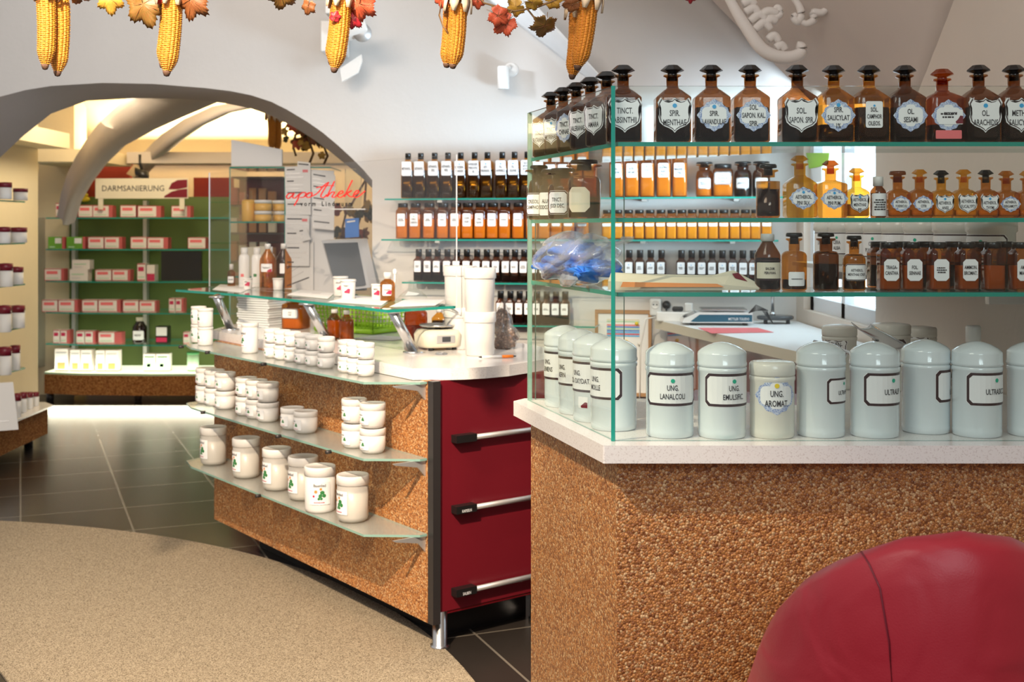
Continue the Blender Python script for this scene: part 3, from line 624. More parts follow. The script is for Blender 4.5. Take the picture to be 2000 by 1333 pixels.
# ---- bottom row of the display case
G1 = 'porcelain jars along the front of the display case'
rd = math.radians
for px_, Z, a, lw, lines, t in (
  (1308, 2.57, 0, .128, ['UNG.', 'LANALCOLI'], 'pale porcelain jar with black framed label reading UNG. LANALCOLI'),
  (1410, 2.56, 20, .128, ['UNG.', 'EMULSIFIC.'], 'pale porcelain jar with black framed label reading UNG. EMULSIFIC.'),
  (1603, 2.575, 52, .092, ['ULTRAPHIL'], 'pale porcelain jar labelled ULTRAPHIL, right of the shorter blue scrolled jar'),
  (1708, 2.57, 31, .128, ['ULTRALIP'], 'pale porcelain jar with framed label reading ULTRALIP'),
  (1808, 2.62, 77, .128, ['ULTRA-', 'ULTRASIC'], 'pale porcelain jar turned aside between the ULTRALIP and ULTRASICC jars'),
  (1908, 2.575, 28, .128, ['ULTRASICC'], 'pale porcelain jar with framed label reading ULTRASICC'),
  (2016, 2.58, 37, .128, ['UNG.'], 'porcelain jar cut off by the right edge of the photo')):
    porc(px_, Z, rd(a), 'frame', lw, .069 if lw > .1 else .054, .104 if lw > .1 else .100, lines, t, group=G1)
porc(1508, 2.56, 0, 'ornate', .095, .078, .092, ['UNG.', 'AROMAT.'], 'shorter cream porcelain jar with blue scrollwork label reading UNG. AROMAT.', 'dot_yellow', .172, .0485, low=True, group=G1)
G2 = 'porcelain jars along the slanted side of the display case'
for i, (Z, x, a, lines, t) in enumerate((
  (2.660, .2235+.002, -56, ['UNG.', 'MOLLE'], 'porcelain jar labelled UNG. MOLLE at the corner edge of the glass case'),
  (2.775, .192, -57, ['UNG.', 'ACID. OXYDAT.'], 'porcelain jar with small red logo sticker, second from the case corner along the side pane'),
  (2.885, .163, -58, ['UNG.', 'KERN'], 'porcelain jar behind the side pane, third from the corner edge'),
  (3.0, .132, -59, ['UNG.', 'LENIENS'], 'porcelain jar behind the side pane, furthest from the corner edge'))):
    j = porc(0, Z, rd(a), 'frame', .128, .069, .104, lines, t, None, x=x, group=G2)
    if i == 1:
        mb = MB(); R = .0525*.966; T = lambda p: V(((R+p[1])*math.sin(p[0]/R+.35), -(R+p[1])*math.cos(p[0]/R+.35), p[2]+.046))
        put_poly(mb, rnd(.026, .026, .002), 'label_white', T, .0006, .004); put_poly(mb, [(-.004, -.012), (.012, -.012), (.012, 0), (.006, .001), (0, -.004), (-.005, -.008)], 'lid_red', T, .001, .004); mb.build('sticker', j)
for k, (Z, x) in enumerate(((3.33, .91), (3.30, 1.045), (3.42, 1.165))):
    r = porc(0, Z, rd(-38), ('shield', 'frame', 'shield')[k], .085 if k != 1 else .12, .075, .105, (['KUECHEN-', 'ZWETSCH-', 'SALBEI'], ['PASTA', 'MOLLIS'], 3)[k], ('warm white porcelain jar with shield label behind the front row, nearest the scale', 'white porcelain jar with framed label in the middle of the three behind the front row', 'smaller warm white porcelain jar with shield label behind the metal scoop')[k], None, (.19, .20, .175)[k], (.048, .052, .046)[k], x=x, low=True, group='porcelain jars standing at the back of the corner counter')
# white capped dispenser behind the ULTRASICC jar
mb = MB(); mb.lathe([(.024, 0), (.026, .004), (.026, .13), (.012, .15), (.012, .158)], 'white_gloss', 24); o = mb.build('dispenser_bottle', None, None, (1.155, 3.0, 1.0047)); MB().lathe([(.0175, .158), (.0185, .16), (.0185, .196), (.016, .2), (0, .2)], 'white_plastic', 20).build('cap', o)
tag(o, 'white capped plastic bottle peeking up behind the ULTRASICC jar', 'bottle')
# metal scoop
mb = MB(); a = P(1590, 668, 3.05); b = P(1665, 692, 2.95); mb.tube([a, (a+b)/2+V((0, 0, .003)), b], [.006, .005, .007], 'steel', 10)
g = []
for i in range(9):
    t = i/8; c = P(1730-70*t+28, 668-40*t, 2.86+.02*t); w_ = .012+.035*math.sin(PI*(.25+.6*t)); g.append([c+V((-.3*w_, -.9*w_*math.sin(s), .034*(math.cos(s)-1)*-1-.03+.012*math.cos(s))) + V((.018*math.sin(s), 0, 0)) for s in [(-1+2*k/8)*1.2 for k in range(9)]])
mb2 = MB().sheet(g, 'steel'); o = mb2.build('metal_scoop', None, {'solid': .0015}); MB().tube([a, (a+b)/2+V((0, 0, .003)), b, P(1712, 668, 2.88)], [.005, .0045, .005, .005], 'steel', 10).build('handle', o)
tag(o, 'shiny steel powder scoop lying across the jars behind the front row', 'scoop')
# ---- top shelf
Zt = SZ[2]; G3 = 'large amber stoppered bottles on the top glass shelf'
def lz(z): return z
TOPB = [
 (1217, 2.56, 0, 'shield', ['TINCT.', 'ABSINTHII'], None, 'amber_dark', 'cap_black', 'shield label reading TINCT. ABSINTHII at the case corner'),
 (1313, 2.56, 0, 'shield', ['SPIR.', 'MENTHAE'], 'dot_blue', 'amber_dark', 'cap_black', 'shield label reading SPIR. MENTHAE'),
 (1389, 2.56, 0, 'ornate', ['SPIR.', 'LAVANDULAE'], 'dot_blue', 'amber_dark', 'cap_black', 'blue scrolled label reading SPIR. LAVANDULAE'),
 (1465, 2.56, 0, 'ornate', ['SOL.', 'SAPON. KAL.', 'SPIR.'], None, 'amber_dark', 'cap_black', 'blue scrolled label reading SOL. SAPON. KAL. SPIR.'),
 (1557, 2.56, 0, 'shield', ['SOL.', 'SAPON. SPIR.'], None, 'amber_dark', 'cap_black', 'shield label reading SOL. SAPON. SPIR.'),
 (1628, 2.565, 0, 'ornate', ['SPIR.', 'SALICYLAT', '1%'], 'dot_blue', 'amber', 'cap_black', 'blue scrolled label reading SPIR. SALICYLAT 1%'),
 (1697, 2.565, 0, 'rect', ['SOL.', 'CAMPHOR', 'OLEOS.'], 'dot_blue', 'amber', 'cap_black', 'plain upright label reading SOL. CAMPHOR OLEOS.'),
 (1767, 2.565, 0, 'ornate', ['OL.', 'SESAMI'], None, 'amber_dark', 'cap_black', 'blue scrolled label reading OL. SESAMI'),
 (1840, 2.57, 0, 'ornate', None, None, 'amber_red', 'amber_red', 'reddish stopper and a white sticker with red logo over its label'),
 (1911, 2.56, 0, 'shield', ['OL.', 'ARACHIDIS'], 'dot_blue', 'amber_dark', 'cap_black', 'shield label reading OL. ARACHIDIS'),
 (1980, 2.56, 0, 'shield', ['METHYL', 'SALICYLAT'], 'dot_blue', 'amber_dark', 'cap_black', 'shield label reading METHYL SALICYLAT')]
def sticker(root):
    mb = MB(); T = lambda p: V((p[0], -.0376-p[1]-.0016, p[2])); d = .0006
    put_poly(mb, rnd(.052, .031, .002), 'label_white', T, d, None, .004, .054); put_poly(mb, [(.016, .04), (.03, .04), (.03, .056), (.024, .057), (.020, .05), (.014, .044)], 'lid_red', T, 2*d)
    bars(mb, 1, .036, .002, lambda p: V((p[0]+.004, -.0376-p[1]-.0016, p[2]+.063)), 2*d); bars(mb, 1, .028, .0018, lambda p: V((p[0], -.0376-p[1]-.0016, p[2]+.059)), 2*d)
    mb.build('sticker', root); mb = MB(); put_poly(mb, rnd(.055, .018, .002), 'coral', T, .0003, None, 0, .017); mb.build('coral_sticker', root)
for i, (px_, Z, a, kd, lines, dot, gl, st, t) in enumerate(TOPB):
    dx = (.004, 0, .006, .006, -.001, .006, .010, .004, .003, .002, .010)[i]
    lw, lh = {'shield': (.072, .074), 'ornate': (.070, .066), 'rect': (.036, .056)}[kd]
    apoth('stoppered_bottle', ((px_-1000)/F*Z, Z, Zt), 0, .0375, .096, .0125, .146-(.007 if i == 8 else 0), gl, st, None, ('dark' if i != 8 else 'lighter')+' amber stoppered bottle, '+t, G3, lab=(kd, lw, lh, lines or 2, .057 if kd != 'rect' else .059, dot), extra=sticker if i == 8 else None, fill=.78 if i not in (8, 5) else .4)
G4 = 'amber stoppered bottles on the top shelf behind the slanted side pane'
for i in range(5):
    x, Z = ((.2105, 2.665), (.181, 2.765), (.154, 2.865), (.127, 2.965), (.100, 3.065))[i]
    apoth('stoppered_bottle', (x, Z, Zt), rd(-52), .0375, .096, .0125, .146, 'amber_dark', 'cap_black', None, f'dark stoppered bottle, {ORD[i+1]} from the case corner on the top shelf behind the side pane', G4, lab=(('shield', 'shield', 'ornate', 'shield', 'shield')[i], .067, .068, (['TINCT.', 'AMARA'], ['TINCT.', 'VALERIANAE'], ['TINCT.', 'CHINAE'], ['TINCT.', 'MYRRHAE'], ['TINCT.', 'RATANHIAE'])[i], .057, (None, None, None, 'dot_blue', 'dot_blue')[i]), fill=.78)
# ---- second shelf
Zm = SZ[1]; G5 = 'small stoppered bottles on the middle glass shelf'
MID = [
 (1500, 2.57, 'round', .0255, .085, .0145, .103, 'amber', 'cap_black', None, None, None, 'tall round amber bottle with dark liquid and flat black stopper beside the yellow scrolled one', .72),
 (1562, 2.56, 'sq', .0320, .078, .0120, .116, 'amber_yellow', 'amber_yellow', 'ornate', ['AETHEROL.', 'PINI SILV.'], 'dot_blue', 'bright yellow glass stoppered bottle with blue scrolled label', 0),
 (1622, 2.56, 'sq', .0305, .076, .0115, .106, 'amber', 'amber_red', 'ornate', ['AETHEROL.', 'PINI PUM.'], 'dot_blue', 'brown stoppered bottle with blue scrolled label and brown stopper next to the yellow one', 0),
 (1673, 2.565, 'sq', .0235, .058, .0100, .091, 'amber_yellow', 'amber', 'shield', ['AETHEROL.', 'MENTHAE', 'PIP.'], 'dot_blue', 'small amber bottle with shield label left of the white capped vial', .5),
 (1753, 2.565, 'sq', .0235, .056, .0100, .088, 'amber', 'amber_dark', 'ornate', ['AETHEROL.', 'FOENICULI'], None, 'small brown bottle with scrolled label and flat dark stopper right of the white capped vial', .3),
 (1796, 2.565, 'sq', .0235, .056, .0100, .088, 'amber', 'amber_yellow', 'ornate', ['AETHEROL.', 'CITRI'], None, 'small amber bottle with yellow stopper and blue scrolled label', .3),
 (1838, 2.565, 'sq', .0225, .055, .0100, .086, 'amber_yellow', 'cap_black', 'shield', ['AETHEROL.', 'ANISI'], 'dot_blue', 'small amber bottle with black cut stopper and shield label', .5),
 (1882, 2.565, 'sq', .0235, .056, .0100, .088, 'amber_yellow', 'amber_yellow', 'shield', ['AETHEROL.', 'EUCALYPTI'], None, 'small amber bottle with shield label reading AETHEROL. EUCALYPTI', .3),
 (1925, 2.565, 'sq', .0225, .056, .0100, .087, 'amber', 'cap_black', 'shield', ['AETHEROL.', 'THYMI'], 'dot_blue', 'small brown bottle with black stopper and half hidden shield label', .3),
 (1965, 2.565, 'sq', .0230, .055, .0100, .085, 'amber', 'amber', 'ornate', ['AETHEROL.', 'BERGAMOTT.'], None, 'small brown bottle with brown stopper and scrolled label', .3),
 (2006, 2.565, 'sq', .0225, .055, .0100, .085, 'amber', 'amber_yellow', None, None, None, 'small amber bottle cut by the right edge of the photo on the middle shelf', .3)]
for i, (px_, Z, sh, hw, hb, nk, ht, gl, st, kd, lines, dot, t, fl) in enumerate(MID):
    lw, lh = (0, 0) if not kd else ((hw*1.85, hw*1.45) if kd == 'ornate' else (hw*1.75, hw*1.75)); 
    dx = {6: .008, 8: .010, 7: .001}.get(i, .001)
    r = apoth('stoppered_bottle', ((px_-1000)/F*Z, Z, Zm), 0, hw, hb, nk, ht, gl, st, None, t, G5, p=2 if sh == 'round' else 7, lab=(kd, lw, lh, lines, hb*.53, dot) if kd else None, fill=fl, liquid='liquid_dark' if sh == 'round' else 'cream_amber', knob='flat' if i in (0, 4) else 'hex', knobr=.0185 if i == 0 else nk*1.75 if i > 2 else nk*1.65)
def vial(name, loc, r, h, glass, t, lab, capm='white_plastic', group=None, rz=0, capr=.7, caph=.2, ribs=True, liquid='liquid_dark', fill=.6, kind='bottle'):
    root = empty(name, loc, rz, t, kind, group); hb = h*.62; hc = h*(1-caph)
    place('glass_body', cached(('v', r, h, glass, capr, caph), lambda: MB().lathe([(r*.92, 0), (r, .003), (r, hb), (r*.93, hb+h*.05), (r*capr*.85, hc-h*.02), (r*capr*.8, hc+.002)], glass, 28).mesh('glass_body')), root)
    place('cap', cached(('vc', r, h, capm, capr, caph), lambda: MB().lathe([(r*capr, hc), (r*capr, h*.985), (r*capr*.93, h), (0, h)], capm, 24).mesh('cap')), root)
    if fill: place('contents', cached(('vf', r, h, liquid, fill), lambda: MB().lathe([(r*.88, .004), (r*.93, .006), (r*.93, h*fill), (0, h*fill)], liquid, 24).mesh('contents')), root)
    if lab: kd, lw, lh, lines, lz_, *dd = lab; place('label', label_mesh(kd, lw, lh, lines, lz_, r+.0006, 0, dd[0] if dd else None, .05), root)
    return root
o = vial('capped_vial', ((1715-1000)/F*2.56, 2.56, Zm), .0165, .088, 'amber_dark', 'white capped dark vial with a white typed label on the middle glass shelf', ('rect', .040, .048, 5, .028), capr=.66, caph=.23)
# wide mouth jars of the side branch
G6 = 'wide amber jars on the middle shelf behind the side pane'
for i, (px_, Z, hw, hb, ht, kd, lw, lh, lines, t) in enumerate((
  (1141, 2.80, .0385, .088, .125, 'octcream', .056, .058, None, 'big dark amber wide mouthed jar with blank cream octagonal label behind the side pane'),
  (1099, 2.93, .036, .080, .112, 'frame', .054, .056, ['TINCT.', 'JODI DEC.'], 'amber wide mouthed jar with framed label beside the big cream labelled one'),
  (1077, 3.05, .032, .078, .115, 'rect', .050, .058, ['ALUM.', 'SODOXYD.'], 'amber jar with plain white label squeezed between the two framed ones'),
  (1051, 3.10, .030, .078, .128, 'frame', .050, .056, ['CRESOL.', 'CAMPHOR.'], 'orange brown narrow jar at the far end of the side pane'))):
    apoth('wide_mouth_jar', ((px_-1000)/F*Z, Z, Zm), rd(-25), hw, hb, hw*.72, ht, 'amber_dark', 'liquid_dark', None, t, G6, p=2, lab=(kd, lw, lh, lines, hb*.5), knob='flat', knobr=hw*.85, fill=.45, liquid='liquid_dark', kind='jar')
# ---- third shelf
Z3 = SZ[0]; G7 = 'bottles and jars on the lowest glass shelf of the case'
o = vial('medicine_bottle', ((1499-1000)/F*2.565, 2.565, Z3), .0275, .122, 'amber_dark', 'round dark bottle with white cap and cream label banded in black', ('cream', .062, .034, ['BALSAM.', 'PERUVIAN.'], .044), group=G7, capr=.52, caph=.13, fill=.58)
for dz, in ((.0235,), (.0645,)):
    MB().lathe([(.0279, dz), (.0279, dz+.002)], 'frame_ink', 28, cap=False).build('label_band', o)
apoth('stoppered_bottle', ((1551-1000)/F*2.57, 2.57, Z3), 0, .0270, .080, .0115, .112, 'amber', 'cap_black', None, 'round brown bottle with flat black stopper and a low white paper sticker', G7, p=2, lab=('rect', .036, .030, 1, .026), knob='flat', knobr=.0175, fill=.3)
apoth('stoppered_bottle', ((1613-1000)/F*2.57, 2.57, Z3), 0, .0270, .082, .0135, .112, 'amber_dark', 'cap_black', None, 'round very dark bottle without label between sticker and AETHEROL bottles', G7, p=2, knob='flat', knobr=.0175, fill=.7)
apoth('stoppered_bottle', ((1668-1000)/F*2.57, 2.57, Z3), 0, .0240, .070, .0105, .106, 'amber', 'cap_black', None, 'round amber bottle with framed label reading AETHEROL. MENTHAE CRISP.', G7, p=2, lab=('frame', .052, .034, ['AETHEROL.', 'MENTHAE CRISP.'], .040), knob='flat', knobr=.0155, fill=.45)
def sqjar(loc, hw, h, t, lab, group, fill=.55, liquid='powder_dark', glass='amber', rz=0, capm='cap_black', capw=.80, caph=.13, sh=.84, name='square_jar'):
    root = empty(name, loc, rz, t, 'jar', group)
    place('glass_body', cached(('sj', hw, h, glass, capw, caph, sh), lambda: MB().lathe([(hw*.9, 0), (hw, .003), (hw, h*(sh-.10)), (hw*.97, h*(sh-.05)), (hw*capw*.92, h*sh), (hw*capw*.9, h*(1-caph)+.002)], glass, 32, 7).mesh('glass_body')), root)
    place('cap', cached(('sc', hw, h, capm, capw, caph), lambda: MB().lathe([(hw*capw, h*(1-caph)), (hw*capw, h*.99), (hw*capw*.95, h), (0, h)], capm, 28).mesh('cap')), root)
    if fill: place('contents', cached(('sf', hw, h, fill, liquid), lambda: MB().lathe([(hw*.86, .004), (hw*.93, .007), (hw*.93, h*fill), (0, h*fill)], liquid, 28, 7).mesh('contents')), root)
    if lab: kd, lw, lh, lines, lz_, *dd = lab; place('label', label_mesh(kd, lw, lh, lines, lz_, None, -hw-.0005, dd[0] if dd else None, .05), root)
    return root
for i, (px_, lines, t) in enumerate(((1735, ['TRAGA-', 'CANTHA'], 'label reading TRAGACANTHA'), (1780, ['FOL.', 'SENNAE'], 'white label, second from the left'), (1832, 3, 'grey label, third from the left'), (1888, ['AMMON.', 'BROMAT.'], 'bright white label, fourth from the left'), (1939, None, 'no label and brown powder'), (1993, ['AMYL.', 'MAYDIS'], 'label cut by the right edge of the photo'))):
    sqjar(((px_-1000)/F*2.565, 2.565, Z3), .0215, .104, 'square amber black lidded jar, '+t, ('oct', .032, .046, lines, .045) if lines else None, 'square amber jars in front on the lowest glass shelf', .52, 'powder_dark' if i % 2 else 'powder_dark')
for i, px_ in enumerate((1716, 1762, 1808, 1862, 1912, 1962)):
    sqjar(((px_-1000)/F*2.69, 2.69, Z3), .0225, .104, f'dark jar in the back row of the lowest glass shelf, {ORD[i]} from the left', None, 'square amber jars in the back row of the lowest glass shelf', .5, 'liquid_dark', 'amber_dark')
# ---- bag of blue gloves and the paper bag on that shelf
def blob(mb, cx, cy, cz, sx, sy, sz, m, seed, amp=.18, n=18, T=None):
    r = random.Random(seed); ph = [(r.uniform(1, 5), r.uniform(1, 5), r.uniform(1, 5), r.uniform(0, 6)) for _ in range(9)]
    vs = []; fs = []
    for j in range(n+1):
        th = PI*j/n
        for i in range(2*n):
            f = PI*i/n; d = V((math.sin(th)*math.cos(f), math.sin(th)*math.sin(f), math.cos(th)))
            k = 1+amp*sum(math.sin(a*d[0]*2+b*d[1]*2+c*d[2]*2+p) for a, b, c, p in ph)/3.2
            vs.append((cx+sx*d[0]*k, cy+sy*d[1]*k, cz+sz*max(d[2]*k, -.98)))
    for j in range(n):
        for i in range(2*n): fs.append((j*2*n+i, j*2*n+(i+1) % (2*n), (j+1)*2*n+(i+1) % (2*n), (j+1)*2*n+i))
    mb.add(vs, fs, m, True, T)
bz = Z3+.001; bagc = V((.155, 2.845, bz))
ba = rd(106.2)   # long axis along the side pane
rot = rz2(ba)
bag = empty('plastic_bag', bagc, ba, 'clear crumpled plastic carrier bag full of blue gloves on the lowest shelf', 'bag')
mb = MB(); blob(mb, .01, 0, .060, .185, .088, .064, 'bag_film', 3, .12, 30)
mb.build('film', bag)
mb = MB()
for k, (hx, hy, x2, z2) in enumerate(((.02, -.02, -.01, .145), (-.16, -.03, -.285, .115))):
    w_ = .035
    L1 = [V((hx-.04, hy, .06)), V((hx-.025, hy, .09)), V((hx+(x2-hx)*.8-.02, hy, z2*.92)), V((x2, hy, z2)), V((x2+.022, hy, z2*.92)), V((hx+.03, hy, .085)), V((hx+.06, hy, .062))]
    R1 = [p+V((0, .03, 0)) for p in L1]; mb.sheet([L1, R1], 'bag_film'); g = [[L1[j]*(1-t)+L1[6-j]*t+V((0, .012*math.sin(PI*t)+.01, 0)) for t in (0, .25, .5, .75, 1)] for j in range(3)]; mb.sheet(g, 'bag_film')
mb.build('handles', bag)
gl = []
for k in range(12):
    rr = random.Random(40+k); mb = MB(); blob(mb, 0, 0, 0, .05+.02*rr.random(), .033, .017, 'glove_blue', 60+k, .3, 10)
    for q in range(3): mb.tube([(.03, -.02+.018*q, 0), (.06, -.024+.02*q, .006), (.078, -.026+.02*q, .0)], [.009, .008, .006], 'glove_blue', 6)
    x = -.13+.024*k; o = mb.build('rubber_glove', None, None, bagc+V(rot((x*1.0, rr.uniform(-.035, .035), .028+.055*rr.random()+(.018 if 4 < k < 10 else 0)))), ba+rr.uniform(-.8, .8)); o.rotation_euler[0] = rr.uniform(-.3, .3)
    tag(o, 'blue rubber glove crumpled inside the clear plastic bag', 'glove', 'blue gloves in the plastic bag')
def paperbag():
    root = empty('paper_bag', (.36, 2.62, bz), 0, 'folded beige paper bag with dark red print lying right of the glove bag', 'bag')
    mb = MB(); pts = [[V(p) for p in r] for r in (
      [(-.155, -.06, .001), (-.05, -.075, .001), (.10, -.075, .001), (.18, -.07, .001)],
      [(-.155, -.062, .020), (-.05, -.078, .016), (.09, -.077, .013), (.185, -.072, .004)],
      [(-.145, -.02, .036), (-.05, -.03, .030), (.07, -.03, .030), (.12, -.02, .042)],
      [(-.13, .06, .034), (-.05, .06, .030), (.07, .06, .028), (.11, .05, .030)],
      [(-.13, .07, .001), (-.05, .07, .001), (.07, .07, .001), (.11, .06, .001)])]
    mb.sheet(pts, 'paper_cream', False); mb.build('paper', root)
    mb = MB(); mb.sheet([[V((-.13+.055*i, -.080, .008)) for i in range(5)], [V((-.125+.05*i, -.079, .019-.001*i)) for i in range(5)]], 'orange_ink', False); mb.build('printed_stripe', root)
    mb = MB(); mb.sheet([[V((.118, -.052, .026)), V((.145, -.056, .018))], [V((.114, -.04, .035)), V((.128, -.036, .037))]], 'lid_red', False); mb.build('red_logo', root)
paperbag()
# ================================================================ BOTTLE WALL
WN = V((-.2122, -.9772))
def wall_at(px, off): q, t = online(px, V(WP)+WN*off, WD); return q
WZ = (1.5925, 1.396, 1.1895, .990)
def wshelf(x0, x1, z, lab):
    a = wall_at(x0, 0); b = wall_at(x1, 0); r = empty('wall_shelf', (a[0], a[1], z), rd(-12.25), lab, 'shelf', 'glass shelves of the bottle wall')
    Lg = (b-a).length; MB().box((0, -.17, -.009), (Lg, -.004, -.0015), None, None, ['shelf_glass', 'shelf_glass', 'teal_edge', 'teal_edge', 'shelf_glass', 'teal_edge']).build('glass_panel', r)
    n = max(2, int(Lg/.35))
    for i in range(n): x = Lg*(i+.5)/n; MB().box((x-.012, -.10, -.020), (x+.012, 0, -.0095), 'alu').build('bracket', r)
for i, (x0, x1, nm) in enumerate(((772, 1172, 'top'), (766, 1172, 'second'), (805, 1172, 'third'), (860, 1172, 'lowest'))):
    wshelf(x0, x1, WZ[i], f'{nm} glass shelf of the bottle wall left of the display case corner')
for i, (x0, x1, nm) in enumerate(((1176, 1530, 'top'), (1176, 1520, 'second'), (1176, 1512, 'third'))):
    wshelf(x0, x1, WZ[i], f'{nm} glass wall shelf seen through the front of the display case')
def wb(row, px, kind, n, lines, dot=None, side='l'):
    q = wall_at(px, .09); rown = ('top', 'second', 'third', 'lowest')[row]
    where = f'{ORD[n]} from left on the {rown} wall shelf' + (' behind the case' if side == 'r' else ' left of the case')
    if isinstance(lines, list): where = 'labelled '+' '.join(lines)+f' on the {rown} wall shelf'
    g = {0: 'bottles on the top wall shelf', 1: 'jars on the second wall shelf', 2: 'bottles on the third wall shelf', 3: 'bottles on the lowest wall shelf'}[row]+(' behind the case' if side == 'r' else '')
    loc = (q[0], q[1], WZ[row]); rz = rd(-12.25+R_.uniform(-3, 3))
    if kind == 'tall': sqjar(loc, .0305, .222, 'amber bottle '+where, ('rect', .050, .070, lines, .145, dot), g, .62, 'liquid_dark', 'amber_yellow', rz, 'cap_black', .46, .14, .83, 'square_bottle')
    if kind == 'mid': sqjar(loc, .0300, .174, 'powder jar '+where, ('rect', .040, .062, lines, .092, dot), g, R_.choice((.55, .62, .68)), 'powder', 'amber', rz, 'cap_black', .82, .12, .84)
    if kind == 'small': sqjar(loc, .0225, .156, 'small dark bottle '+where, ('rect', .034, .054, lines, .072, dot), g, .5, 'liquid_dark', 'amber_dark', rz, 'cap_black', .68, .23, .72, 'square_bottle')
    if kind == 'sq': sqjar(loc, .0335, .225, 'tall powder jar '+where, ('rect', .046, .066, lines, .125, dot), g, .70, 'powder', 'amber', rz, 'cap_black', .75, .08, .87)
    if kind == 'tiny': sqjar(loc, .0235, .138, 'small powder jar '+where, ('rect', .040, .036, lines, .078, dot), g, .60, 'powder', 'amber_yellow', rz, 'cap_black', .88, .13, .83)
    if kind == 'round': apoth('round_jar', loc, rz, .040, .10, .026, .150, 'amber' if n in (5,) else 'amber_dark', 'cap_black', None, 'round stoppered jar '+where, g, p=2, lab=('frame', .064, .050, lines, .062), knob='flat', knobr=.038, fill=.8, liquid='powder' if n == 5 else 'liquid_dark', kind='jar')
    if kind == 'wide': sqjar(loc, .046, .152, 'wide powder jar '+where, ('frame', .076, .056, lines, .085), g, .62, 'powder', 'amber', rz, 'cap_black', .86, .13, .86)
for n, (px, ln, dt) in enumerate(zip((797, 822, 849, 875, 900, 927, 952, 981, 1005, 1030, 1053), (['METHANOL.'], ['AETHANOL.'], ['AETHANOL.', '70%'], ['AETHANOL.', '90%'], ['GLYCERIN.', 'WASSER'], ['HYDROGEN.', 'PEROXYD.', '3%'], ['ISO-', 'PROPANOL.'], ['OL.', 'HYPERICI'], ['OL.', 'OLIVAE'], ['POLY-', 'AETHYL.', 'GLYCOL.', '400'], ['SPIR.']), (None, None, None, None, 'dot_blue', None, 'dot_blue', 'dot_blue', 'dot_blue', None, None))): wb(0, px, 'tall', n, ln, dt)
for n, px in enumerate((1077, 1102, 1127, 1152)): wb(0, px, 'sq', n+11, 2)
for n, (px, ln, dt) in enumerate(((1205, ['KAL.', 'CARBONIC.'], None), (1235, ['ACID.', 'TARTARIC.'], None), (1265, 1, 'dot_green'), (1297, ['GELATINA', 'ALBA', 'PULV.'], 'dot_green'), (1328, ['MAGNES.', 'CITRIC.'], 'dot_green'))): wb(0, px, 'sq', n, ln, dt, 'r')
wb(0, 1376, 'round', 5, 3, None, 'r'); wb(0, 1412, 'wide', 6, ['CALC.', 'PHOSPHOR.', 'TRIBAS.'], None, 'r'); wb(0, 1451, 'round', 7, 2, None, 'r'); wb(0, 1487, 'round', 8, 2, None, 'r')
for n, px in enumerate((787, 812, 839, 866, 891, 914, 939, 963, 987, 1013, 1040, 1064, 1088, 1112, 1138)): wb(1, px, 'mid', n, (2, ['CALC.', 'CARBON.'], 2, 1, 2, ['CORN', 'ALBA'], ['CERA', 'FLAVA'], 1, 1, 1, 2, 1, 2, 1, 2)[n], 'dot_green' if n in (1, 3, 6) else None)
for n, px in enumerate((1186, 1207, 1228, 1249, 1270, 1291, 1312, 1332, 1352, 1373, 1393, 1414, 1435, 1456, 1476, 1497)): wb(1, px, 'tiny', n, 2 if n % 3 else 1, None, 'r')
for n, px in enumerate((818, 837, 855, 874, 893, 912, 932, 951, 970, 989, 1006, 1024, 1043, 1062, 1081)): wb(2, px, 'small', n, 2+n % 2, 'dot_blue' if n in (7, 8, 11) else None)
for n, px in enumerate((1229, 1250, 1271, 1292, 1331, 1351, 1371, 1391, 1411, 1431, 1451, 1471)): wb(2, px, 'small', n, 2+n % 2, 'dot_blue' if n not in (1, 7, 10) else None, 'r')
for n, px in enumerate((905, 925, 978, 997, 1015, 1033, 1049, 1068, 1086, 1104)): wb(3, px, 'small', n, 2, None)
# noticeboard, sockets, plugs on the wall under the shelves
def Wl(px, off=0): q = wall_at(px, off); return q
def wroot(name, px, z, lab, cat, off=.002): q = wall_at(px, off); return empty(name, (q[0], q[1], z), rd(-12.25), lab, cat)
def zW(px, py): q = wall_at(px, .02); return H+(HY-py)/F*q[1]
nb = wroot('notice_board', 1218, zW(1218, 690), 'wood framed white notice board with a coloured chart under the bottle wall', 'notice board')
MB().box((-.122, -.018, -.19), (.122, -.002, .19), 'flat_white').build('board', nb)
fm = MB()
for a, b in (((-.135, -.024, .188), (.135, 0, .205)), ((-.135, -.024, -.205), (.135, 0, -.188)), ((-.135, -.024, -.188), (-.120, 0, .188)), ((.120, -.024, -.188), (.135, 0, .188))): fm.box(a, b, 'wood')
fm.build('frame', nb)
mb = MB(); mb.box((-.080, -.0195, .075), (.080, -.018, .165), 'paper')
for k, m in enumerate(('paper_cream', 'pale_green', 'paper', 'coral', 'sky_blue', 'pale_green', 'sky_blue', 'dot_blue', 'magenta_ink', 'dot_blue')): mb.box((-.078, -.0200, .155-k*.0085), (.078, -.0195, .1615-k*.0085), m)
mb.build('chart', nb)
for x, z, m in ((.065, .142, 'yellow'), (.015, .055, 'yellow'), (.078, .045, 'white_plastic')): MB().lathe([(.009, 0), (.009, .008), (0, .009)], m, 14, T=lambda p, x=x, z=z: V((p[0]+x, -.019-p[2], p[1]+z))).build('magnet', nb)
sk = wroot('wall_socket', 1281, zW(1281, 595), 'white wall socket adapter with round earthed outlet above the power strip', 'socket')
MB().box((-.028, -.03, -.055), (.028, 0, .03), 'white_gloss').build('body', sk, {'bevel': .01})
mb = MB().lathe([(.021, 0), (.021, .003), (.018, .001), (0, .001)], 'white_plastic', 20, T=lambda p: V((p[0], -.03-p[2], p[1])))
for x in (-.008, .008): mb.lathe([(.003, 0), (.003, .003), (0, .003)], 'black', 10, T=lambda p, x=x: V((p[0]+x, -.032-p[2], p[1])))
mb.build('outlet', sk)
